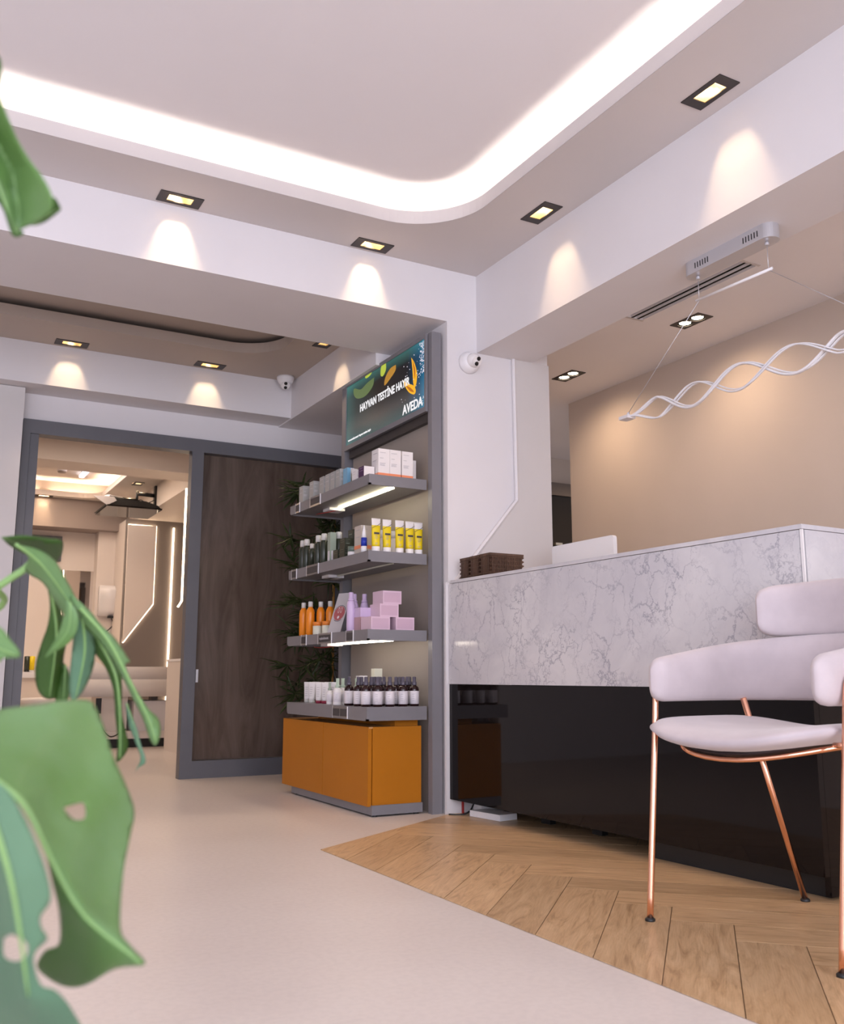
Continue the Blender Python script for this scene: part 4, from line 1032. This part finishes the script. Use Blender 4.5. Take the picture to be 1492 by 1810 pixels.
put(bottle('treatment_jar', 'jar', [(0, 0), (0.024, 0), (0.024, 0.022), (0, 0.022)], M['paper'], [(0, 0.0215), (0.0245, 0.0215), (0.0245, 0.048), (0, 0.048)], M['teal_jar']), 623, 4.06, Z2_, 'grey green jar with white base at the shelf edge')
# top board: cartons
Z3_ = TOPS[3]
def bigc(): return carton('white_carton', 0.060, 0.072, 0.137, M['paper'], pm=M['text_grey'], stripe=(0.019, M['orange_stripe']))
for i, (px, y, lab) in enumerate(((671.5, 4.00, 'white carton with orange base, front left on the top board'), (692, 4.00, 'white carton with orange base, front middle on the top board'), (713.5, 4.002, 'white carton with orange base, front right on the top board'),
                              (671, 4.10, 'white carton in the second row behind the front left one'), (671, 4.20, 'white carton in the third row behind the front left one'))):
    t = clone('bc', bigc); put(t, px, y, Z3_, lab, 'white cartons with orange base')
t = carton('white_carton', 0.05, 0.06, 0.115, M['paper'], pm=M['text_grey']); put(t, 722, 4.06, Z3_, 'plain white carton at the right end of the top board')
t = carton('purple_box', 0.055, 0.060, 0.052, M['purple_box'], pm=M['lilac']); put(t, 646, 4.00, Z3_, 'small box with purple side and white front')
b = BM(); box(b, -0.0275, 0.0275, -0.0312, -0.0302, 0.001, 0.051); obj('white_front', b, M['paper'], t)
t = carton('white_box', 0.05, 0.052, 0.050, M['paper'], pm=M['text_grey']); put(t, 632.5, 4.07, Z3_, 'small white box left of the purple box')
t = carton('blue_box', 0.036, 0.05, 0.085, M['blue_box']); put(t, 614, 4.20, Z3_, 'light blue box at the middle of the top board')
b = BM(); box(b, 0.0, 0.0182, -0.0258, -0.0248, 0.002, 0.084); obj('white_front', b, M['label_white'], t)
put(bottle('small_jar', 'jar', [(0, 0), (0.017, 0), (0.017, 0.045), (0, 0.045)], M['teal_jar'], [(0, 0.0445), (0.0175, 0.0445), (0.0175, 0.068), (0, 0.068)], M['cap_clear']), 624.5, 4.15, Z3_, 'small grey green jar beside the light blue box')
def sbox(): return carton('silver_box', 0.040, 0.055, 0.096, M['silver_box'], pm=M['label_white'])
for i, (px, y) in enumerate(((535.5, 4.80), (547, 4.86), (554, 4.66), (562.5, 4.73), (572, 4.53), (582.5, 4.42), (591.5, 4.36), (601, 4.32))):
    put(clone('sb', sbox), px, y, Z3_, 'silver grey box on the top board, %s from the left' % ORD[i], 'silver grey boxes on the top board')

# ------------------------------------------------------------------ bamboo plant behind the shelf
t = thing('bamboo_plant', 'dark bamboo plant with golden canes standing behind the display shelf', 'plant', (2.36, 5.45, 0))
b = BM(); lathe(b, [(0, 0), (0.13, 0), (0.16, 0.26), (0.15, 0.26), (0.13, 0.22), (0, 0.22)], n=28); obj('pot', b, M['black'], t, True)
for (dx, dy, h) in ((0.005, 0.0, 1.62), (0.12, 0.06, 1.7), (0.16, -0.07, 1.5)):
    b = BM(); pts_ = [(dx*(1+z*0.4), dy, 0.2+z) for z in [k*0.05 for k in range(int(h/0.05))]]
    tube(b, pts_, lambda s: 0.011*(1-0.4*s)*(1.12 if int(s*36) % 6 == 0 else 1), 8); obj('cane', b, M['bamboo'], t, True)
rs = random.Random(11)
fo = BM()
for k in range(84):
    z = rs.uniform(0.50, 1.80); a = rs.uniform(0, 2*PI); rr = rs.uniform(0.03, 0.30)
    if rs.random() < 0.5: a = rs.uniform(PI*0.7, PI*1.5)
    c = Vector((rr*math.cos(a), rr*math.sin(a)*0.8, z))
    tw = BM(); tube(fo, [Vector((0, 0, z-0.08)), c*1.0], 0.002, 4); tw.free()
    for j in range(9):
        d = Vector((rs.gauss(math.cos(a)*0.6, 0.7), rs.gauss(math.sin(a)*0.6, 0.7), rs.gauss(-0.15, 0.45))).normalized(); ln = rs.uniform(0.09, 0.19)
        s_ = d.cross(Vector((rs.gauss(0, 0.4), rs.gauss(0, 0.4), 1))).normalized()*rs.uniform(0.007, 0.012); nn = d.cross(s_).normalized()*0.004
        P_ = [c, c+d*ln*0.35+s_+nn, c+d*ln*0.75+s_*0.6-nn, c+d*ln, c+d*ln*0.75-s_*0.6-nn, c+d*ln*0.35-s_+nn]
        v = [fo.verts.new(p) for p in P_]; m1 = fo.verts.new(c+d*ln*0.35); m2 = fo.verts.new(c+d*ln*0.75-nn*2)
        for q in ((v[0], v[1], m1), (v[0], m1, v[5]), (v[1], v[2], m2, m1), (m1, m2, v[4], v[5]), (v[2], v[3], m2), (m2, v[3], v[4])): fo.faces.new(q)
o = obj('foliage', fo, M['bamboo_leaf'], t); o['kind'] = 'stuff'

# ------------------------------------------------------------------ treatment room
struct(obj('wall_treatment_end', bx(2.09, 2.8, 10.42, 10.5, 0, 2.30), M['taupe_dark']))
struct(obj('wall_treatment_reveal', bx(2.09, 2.14, 10.5, 11.2, 0, 2.30), M['warm_wall']))
poly = [(2.09, 2.225), (2.39, 2.23), (2.392, 1.383), (2.10, 0.972)]
b = BM(); prism(b, poly, 10.36, 10.40, 'y'); struct(obj('trim_14', b, M['warm_wall']))
t = thing('led_edge_light', 'warm LED line along the angled wall panel in the treatment room', 'light strip', (2.39, 10.41, 1.4))
b = BM(); tube(b, [(2.0-0.0, 0, 0)]*0+[(-0.29, 0, 0.833), (0.008, 0, 0.835), (0.010, 0, -0.018), (-0.285, 0, -0.432)], 0.006, 6); obj('strip', b, M['led_room'], t)
t = thing('led_edge_light', 'warm vertical LED line beside the grey wall of the treatment room', 'light strip', (2.59, 10.41, 1.3))
obj('strip', bx(-0.006, 0.006, -0.01, 0.01, -1.0, 0.93), M['led_room'], t)
t = thing('led_edge_light', 'bright LED line by the door post with angled lower end', 'light strip', (2.075, 7.85, 1.7))
b = BM(); tube(b, [(-0.03, 0, 0.48), (-0.03, 0, -0.47), (-0.06, 0, -0.52)], 0.008, 6); obj('strip', b, M['led_room'], t)
obj('backing', bx(-0.002, 0.20, 0.012, 0.03, -0.6, 0.55), M['warm_wall'], t)
# back wall of the treatment room things
t = thing('wall_mirror', 'rectangular frameless mirror on the treatment room back wall', 'mirror', (1.75, 11.2, 1.4))
obj('glass', bx(-0.21, 0.17, -0.02, -0.005, -0.36, 0.385), M['mirror'], t); obj('backing', bx(-0.20, 0.16, -0.005, 0, -0.35, 0.375), M['white'], t)
t = thing('air_grille', 'grey framed air grille high on the treatment room back wall', 'vent', (1.30, 11.2, 2.02))
obj('frame', (lambda b: (box(b, -0.22, 0.24, -0.03, 0, 0.10, 0.14), box(b, 0.20, 0.24, -0.03, 0, -0.14, 0.10), box(b, -0.22, -0.18, -0.03, 0, -0.14, 0.10), b)[-1])(BM()), M['grey_frame'], t)
obj('slats', (lambda b: ([box(b, -0.18, 0.20, -0.02, -0.005, -0.13+k*0.03, -0.115+k*0.03) for k in range(8)], b)[-1])(BM()), M['taupe'], t)
def dryer(loc_, label):
    t = thing('towel_dispenser', label, 'dispenser', loc_)
    b = BM(); prof = [(0.0, -0.16), (0.0, 0.16), (-0.10, 0.17), (-0.17, 0.11), (-0.13, 0.02), (-0.12, -0.10), (-0.07, -0.17)]
    prism(b, prof, -0.13, 0.13, 'x'); 
    o = obj('case', b, M['white_gloss'], t, True, bevel=0.02, seg=3)
    obj('sensor', bx(-0.03, 0.03, -0.10, -0.06, -0.19, -0.165), M['black'], t)
    b = BM(); tube(b, spline([(0.0, -0.05, -0.16), (0.04, -0.04, -0.26), (-0.06, -0.02, -0.36), (-0.16, -0.01, -0.40)]), 0.006, 6); obj('cord', b, M['black'], t, True)
    return t
dryer((2.06, 11.0, 1.44), 'white hand dryer on the wall right of the mirror')
obj_ = bpy.data.objects[-1]
struct(obj('trim_15', bx(1.9, 2.09, 11.0, 11.2, 0.0, 2.22), M['warm_wall']))
# folded television on its arm
t = thing('television', 'black television folded flat under the treatment room ceiling on a wall arm', 'television', (2.2, 9.62, 2.395))
obj('wall_plate', bx(-0.02, 0.0, -0.03, 0.03, -0.12, 0.13), M['black'], t)
b = BM(); tube(b, [(-0.01, 0, 0.03), (-0.19, 0, 0.035)], 0.020, 10); tube(b, [(-0.19, 0, 0.07), (-0.19, 0, -0.06)], 0.013, 10); tube(b, [(-0.19, 0, -0.035), (-0.40, -0.02, -0.035)], 0.020, 10); obj('arm', b, M['black'], t, True)
b = BM(); prism(b, [(-0.55, -0.15), (-0.50, -0.115), (-0.42, -0.085), (-0.16, -0.085), (-0.04, -0.12), (-0.01, -0.15)], -0.28, 0.28, 'y'); tv = obj('casing', b, M['black'], t)
b = BM(); box(b, -0.53, -0.005, -0.31, 0.31, -0.165, -0.150); obj('screen', b, M['black_gloss'], t)
b = BM(); prism(b, [(-0.66, -0.075), (-0.47, -0.068), (-0.44, -0.105), (-0.53, -0.155)], -0.30, -0.285, 'y'); obj('back_cover', b, M['silver'], t)
b = BM(); tube(b, [(-0.36, -0.02, -0.03), (-0.50, -0.1, -0.03)], 0.03, 8, flat_=(1.6, 0.4)); obj('bracket', b, M['silver'], t)
b = BM(); tube(b, spline([(-0.02, -0.03, -0.02), (-0.10, -0.05, -0.06), (-0.16, -0.02, -0.03), (-0.22, -0.03, -0.08), (-0.06, -0.1, -0.13)]), 0.005, 6); obj('cable', b, M['black'], t, True)
# LED bar and sensor on the upper ceiling
t = thing('led_bar', 'cool white LED bar on the treatment room ceiling', 'lamp', (1.58, 9.95, 2.72))
o = obj('diffuser', bx(-0.022, 0.022, -0.85, 0.42, -0.03, -0.008), M['led_cool'], t); obj('base', bx(-0.026, 0.026, -0.86, 0.43, -0.008, 0), M['white'], t)
t = thing('smoke_detector', 'small round smoke detector on the treatment room ceiling', 'smoke detector', (1.36, 10.2, 2.72)); b = BM(); lathe(b, [(0, -0.03), (0.035, -0.028), (0.05, -0.01), (0.05, 0), (0, 0)], n=20); obj('case', b, M['white'], t, True); b = BM(); lathe(b, [(0.036, -0.029), (0.044, -0.02), (0.046, -0.018), (0.038, -0.03)], n=20); obj('vent_ring', b, M['taupe'], t)
# treatment bed
t = thing('treatment_bed', 'white treatment bed with thick mattress and box base', 'treatment bed', (1.75, 9.0, 0))
b = BM(); box(b, -0.52, 0.52, -0.33, 0.33, 0.59, 0.70); obj('mattress', b, M['bed'], t, True, bevel=0.03, seg=3)
b = BM(); box(b, -0.50, 0.54, -0.34, 0.34, 0.44, 0.59); obj('side_skirt', b, M['bed'], t, True, bevel=0.04, seg=3)
b = BM(); box(b, -0.78, -0.54, -0.24, 0.24, 0.60, 0.72); hr = obj('head_rest', b, M['bed'], t, True, bevel=0.04, seg=3); hr.rotation_euler = (0, 0.5, 0); hr.location = (0.12, 0, -0.25)
obj('pedestal', bx(-0.14, 0.10, -0.20, 0.20, 0.14, 0.44), M['warm_wall'], t); obj('base', bx(-0.35, 0.50, -0.26, 0.26, 0.075, 0.14), M['warm_wall'], t)
obj('base_plinth', bx(-0.33, 0.48, -0.24, 0.24, 0.0, 0.075), M['black'], t)
obj('end_box', bx(0.14, 0.46, -0.28, 0.28, 0.14, 0.40), M['panel_grey'], t); obj('gas_column', bx(0.34, 0.40, -0.05, 0.05, 0.38, 0.46), M['taupe_dark'], t)
b = BM(); box(b, -0.20, -0.155, -0.37, -0.345, 0.30, 0.43); obj('remote_control', b, M['black'], t)
b = BM(); tube(b, spline([(-0.18, -0.36, 0.30), (-0.15, -0.35, 0.20), (-0.05, -0.3, 0.10), (0.08, -0.28, 0.16)]), 0.005, 6); obj('cable', b, M['black'], t, True)
# cabinet beside the door post and back counter
t = thing('side_cabinet', 'tall beige cabinet just inside the doorway on the right', 'cabinet', (2.20, 7.98, 0))
obj('body', bx(-0.13, 0.30, -0.10, 0.35, 0.0, 0.74), M['warm_wall'], t); obj('top', bx(-0.135, 0.31, -0.105, 0.36, 0.74, 0.76), M['white'], t)
t = thing('back_counter', 'low white counter along the treatment room back wall', 'counter', (1.3, 10.8, 0))
obj('body', bx(-1.2, 0.72, -0.15, 0.34, 0.08, 0.60), M['warm_wall'], t); obj('top', bx(-1.22, 0.74, -0.18, 0.36, 0.60, 0.66), M['white'], t); obj('plinth', bx(-1.15, 0.70, -0.10, 0.33, 0, 0.08), M['black'], t)
for k, (x, lab, m_) in enumerate(((1.262, 'yellow tube standing on the treatment room counter', 'yellow_tube'), (1.215, 'dark bottle left of the yellow tube on the far counter', 'olive_bottle'))):
    t = thing('tube' if k == 0 else 'bottle', lab, 'tube' if k == 0 else 'bottle', (x, 10.75, 0.66)); b = BM(); lathe(b, [(0, 0.02), (0.028, 0.02), (0.03, 0.16), (0, 0.165)], n=14); obj('body', b, M[m_], t, True); b = BM(); lathe(b, [(0, 0), (0.026, 0), (0.026, 0.02), (0, 0.02)], n=14); obj('cap', b, M['black' if k else 'white'], t, True)
t = thing('stool', 'white padded stool seat left of the treatment bed', 'stool', (1.10, 8.55, 0))
b = BM(); lathe(b, [(0, 0.36), (0.15, 0.36), (0.17, 0.38), (0.17, 0.42), (0.15, 0.44), (0, 0.445)], n=28); obj('seat', b, M['bed'], t, True); b = BM(); lathe(b, [(0, 0), (0.14, 0), (0.14, 0.02), (0.02, 0.04), (0.02, 0.36), (0, 0.36)], n=18); obj('pedestal', b, M['silver'], t, True)

# ------------------------------------------------------------------ monstera beside the camera
plant = thing('monstera_plant', 'large out-of-focus monstera leaves reaching in from the left edge', 'plant', (-0.75, 0.75, 0))
PO_ = Vector((-0.75, 0.75, 0))
def inside(p, poly):
    c = False; n = len(poly)
    for i in range(n):
        a, b_ = poly[i], poly[(i+1) % n]
        if (a[1] > p[1]) != (b_[1] > p[1]) and p[0] < (b_[0]-a[0])*(p[1]-a[1])/(b_[1]-a[1])+a[0]: c = not c
    return c
def seg_d(p, a, b_):
    ax, ay = b_[0]-a[0], b_[1]-a[1]; t_ = max(0, min(1, ((p[0]-a[0])*ax+(p[1]-a[1])*ay)/(ax*ax+ay*ay+1e-9)))
    return math.hypot(p[0]-a[0]-t_*ax, p[1]-a[1]-t_*ay)
def leaf(outline, rib, d0, m, gx=0.0, gy=0.0, fold=0.0, wav=0.0, holes=(), step=9, origin=(0, 0), ribr=0.0016):
    """a leaf blade: outline (seen from the front), bent and folded about its midrib, with real thickness"""
    sm = [(p.x, p.y) for p in spline([(*q, 0) for q in outline+[outline[0]]], 4)[:-1]]
    pts = list(sm); edges = [(i, (i+1) % len(sm)) for i in range(len(sm))]
    hs = []
    for h in holes:
        hh = [(p.x, p.y) for p in spline([(*q, 0) for q in h+[h[0]]], 3)[:-1]]; k = len(pts); pts += hh; edges += [(k+i, k+(i+1) % len(hh)) for i in range(len(hh))]; hs.append(hh)
    xs = [p[0] for p in sm]; ys = [p[1] for p in sm]
    xx = min(xs)
    while xx < max(xs):
        yy = min(ys)
        while yy < max(ys):
            p = (xx+0.37, yy+0.21)
            if inside(p, sm) and not any(inside(p, h) for h in hs) and min(seg_d(p, sm[i], sm[(i+1) % len(sm)]) for i in range(len(sm))) > step*0.4: pts.append(p)
            yy += step
        xx += step
    r = delaunay_2d_cdt([Vector(p) for p in pts], edges, [], 0, 1e-4)
    V, F = r[0], r[2]
    cx, cy = sum(xs)/len(xs), sum(ys)/len(ys)
    def P(x, y):
        dm = min(seg_d((x, y), rib[i], rib[i+1]) for i in range(len(rib)-1))
        d = d0+gx*(x-cx)/1000+gy*(y-cy)/1000+fold*dm/1000+wav*math.sin(x*0.035+y*0.021)*min(1, dm/30)
        return at(x, y, d=d)-PO_
    b = BM(); vs = [b.verts.new(P(v[0], v[1])) for v in V]
    for f in F:
        c = (sum(V[i][0] for i in f)/len(f), sum(V[i][1] for i in f)/len(f))
        if inside(c, sm) and not any(inside(c, h) for h in hs):
            b.faces.new([vs[i] for i in f])
    bmesh.ops.delete(b, geom=[v for v in b.verts if not v.link_faces], context='VERTS')
    o = obj('leaf', b, m, plant, True)
    sd = o.modifiers.new('thickness', 'SOLIDIFY'); sd.thickness = 0.0007*d0/0.6
    rb = BM(); tube(rb, [P(x, y)-ray(x, y)*0.0009 for x, y in [(q.x, q.y) for q in spline([(*q, 0) for q in rib], 6)]], lambda s: ribr*(1.0-0.75*s), 8)
    obj('midrib', rb, M['vein'], o, True)
    return o
# big near leaf
leaf([(-60, 1262), (60, 1245), (150, 1236), (175, 1262), (200, 1335), (225, 1392), (238, 1435), (230, 1480), (218, 1545), (213, 1640), (232, 1672), (257, 1704), (205, 1712), (150, 1742), (108, 1742), (66, 1712), (78, 1682), (104, 1668), (104, 1610), (92, 1560), (80, 1510), (55, 1450), (20, 1400), (-60, 1330)],
     [(-40, 1360), (40, 1420), (95, 1530), (150, 1620), (250, 1702)], 0.56, M['leaf'], gx=0.10, gy=-0.10, fold=0.55, wav=0.004, holes=[[(112, 1428), (135, 1420), (150, 1420), (151, 1445), (130, 1448)]], ribr=0.0022)
# dark bluish leaf below, at the left edge
leaf([(-60, 1370), (0, 1385), (30, 1420), (60, 1480), (82, 1540), (90, 1590), (72, 1620), (74, 1640), (84, 1660), (60, 1690), (72, 1740), (100, 1752), (130, 1790), (150, 1850), (60, 1900), (-60, 1900)],
     [(-30, 1400), (20, 1560), (50, 1760)], 0.50, M['leaf_blue'], gx=-0.15, gy=0.08, fold=0.4, holes=[[(5, 1660), (22, 1652), (48, 1668), (46, 1692), (24, 1700), (5, 1690)]], ribr=0.002)
# drooping cut leaf in the middle
RB = [(20, 955), (80, 985), (110, 1040), (150, 1080), (200, 1140), (230, 1220), (277, 1320)]
leaf([(3, 949), (40, 946), (80, 951), (108, 955), (111, 968), (105, 984), (96, 994), (60, 985), (20, 965)], [(5, 950), (60, 968), (100, 975)], 0.93, M['leaf_dark'], gx=0.2, gy=1.2, step=7, ribr=0.001)
leaf([(28, 962), (70, 972), (98, 992), (116, 1022), (132, 1052), (140, 1080), (120, 1092), (95, 1060), (75, 1030), (45, 1010), (50, 985)], [(28, 962), (75, 1000), (130, 1075)], 0.92, M['leaf'], gx=0.25, gy=0.3, fold=0.6, step=7)
leaf([(84, 1040), (98, 1060), (112, 1090), (118, 1130), (112, 1170), (120, 1200), (108, 1228), (84, 1236), (66, 1218), (62, 1180), (72, 1140), (84, 1105), (88, 1070)], [(90, 1045), (100, 1120), (88, 1230)], 0.97, M['leaf_dark'], gx=0.35, gy=0.1, fold=0.7, step=7)
leaf([(118, 1060), (132, 1075), (139, 1095), (134, 1120), (118, 1140), (95, 1153), (80, 1161), (100, 1128), (112, 1095)], [(125, 1065), (120, 1115), (84, 1159)], 0.925, M['leaf'], gx=-0.2, gy=0.1, step=7, ribr=0.001)
leaf([(140, 1080), (155, 1100), (166, 1130), (168, 1165), (160, 1195), (145, 1225), (128, 1238), (122, 1215), (126, 1160), (132, 1110)], [(144, 1085), (150, 1150), (134, 1232)], 0.94, M['leaf_blue'], gx=0.3, gy=0.1, fold=0.5, step=7)
leaf([(112, 1170), (122, 1190), (122, 1230), (110, 1245), (98, 1240)], [(116, 1175), (112, 1240)], 0.99, M['leaf_dark'], step=6, ribr=0.001)
leaf([(118, 1040), (140, 1062), (160, 1080), (180, 1105), (205, 1130), (226, 1162), (230, 1170), (222, 1176), (236, 1210), (262, 1252), (280, 1270), (284, 1295), (276, 1317), (266, 1310), (252, 1270), (232, 1230), (212, 1190), (195, 1160), (168, 1128), (140, 1095)],
     [(142, 1075), (190, 1130), (225, 1195), (262, 1270), (276, 1312)], 0.93, M['leaf'], gx=0.1, fold=0.8, step=7)
leaf([(150, 1098), (175, 1118), (200, 1150), (212, 1175), (216, 1215), (215, 1255), (222, 1290), (227, 1318), (218, 1338), (206, 1346), (208, 1310), (204, 1270), (200, 1220), (186, 1180), (162, 1145)], [(170, 1125), (203, 1190), (212, 1260), (212, 1340)], 0.96, M['leaf_dark'], gx=0.1, fold=0.5, step=7)
leaf([(222, 1240), (232, 1262), (243, 1290), (248, 1312), (258, 1345), (246, 1356), (240, 1362), (249, 1340), (240, 1312), (228, 1280)], [(224, 1243), (240, 1290), (252, 1348)], 0.98, M['leaf_blue'], step=5, ribr=0.0007)
# small leaf at the left edge
leaf([(-40, 1095), (0, 1108), (18, 1130), (34, 1150), (34, 1162), (10, 1163), (-40, 1165)], [(-40, 1130), (30, 1160)], 0.70, M['leaf'], gx=0.3, step=6)
# upper left leaf
leaf([(-60, 120), (-10, 150), (2, 175), (16, 212), (34, 252), (58, 290), (80, 320), (92, 345), (94, 362), (90, 375), (72, 390), (40, 404), (28, 408), (15, 380), (0, 320), (-60, 240)],
     [(-50, 180), (20, 300), (35, 402)], 0.62, M['leaf'], gx=0.15, gy=0.1, fold=-0.6, step=8)
leaf([(-40, 220), (0, 285), (20, 335), (31, 375), (30, 400), (43, 412), (22, 416), (0, 360), (-40, 330)], [(-30, 250), (28, 412)], 0.66, M['leaf_dark'], gx=0.2, step=8)
leaf([(55, 395), (75, 385), (93, 348), (107, 366), (104, 374), (80, 392), (60, 398)], [(60, 396), (104, 369)], 0.64, M['leaf_dark'], gy=0.3, step=6, ribr=0.0008)
leaf([(-60, 80), (0, 100), (0, 170), (16, 212), (34, 252), (58, 290), (75, 312), (60, 312), (30, 280), (0, 240), (-60, 200)], [(-50, 120), (60, 305)], 0.645, M['leaf_dark'], gx=0.2, step=8)
def cpt(px, py, d): return at(px, py, d=d)-PO_
for pp in ([(0.0, 0.0, 0.3), cpt(-160, 1150, 0.95), cpt(0, 1035, 0.93), cpt(40, 1008, 0.925), cpt(60, 990, 0.925)],
           [(0.0, 0.0, 0.3), cpt(-220, 1500, 0.60), cpt(-60, 1350, 0.565)], [(0.02, 0.0, 0.3), cpt(-200, 1600, 0.54), cpt(-50, 1400, 0.505)],
           [(0.0, 0.02, 0.3), cpt(-300, 900, 0.80), cpt(-250, 400, 0.66), cpt(-60, 170, 0.62)], [(0.01, 0.02, 0.3), cpt(-180, 1250, 0.80), cpt(-40, 1128, 0.705)]):
    b = BM(); tube(b, spline(pp, 10), 0.0035, 8); obj('stem', b, M['vein'], plant, True)
b = BM(); lathe(b, [(0, 0), (0.13, 0), (0.17, 0.30), (0.155, 0.30), (0.14, 0.27), (0, 0.27)], n=32); obj('pot', b, M['white'], plant, True)
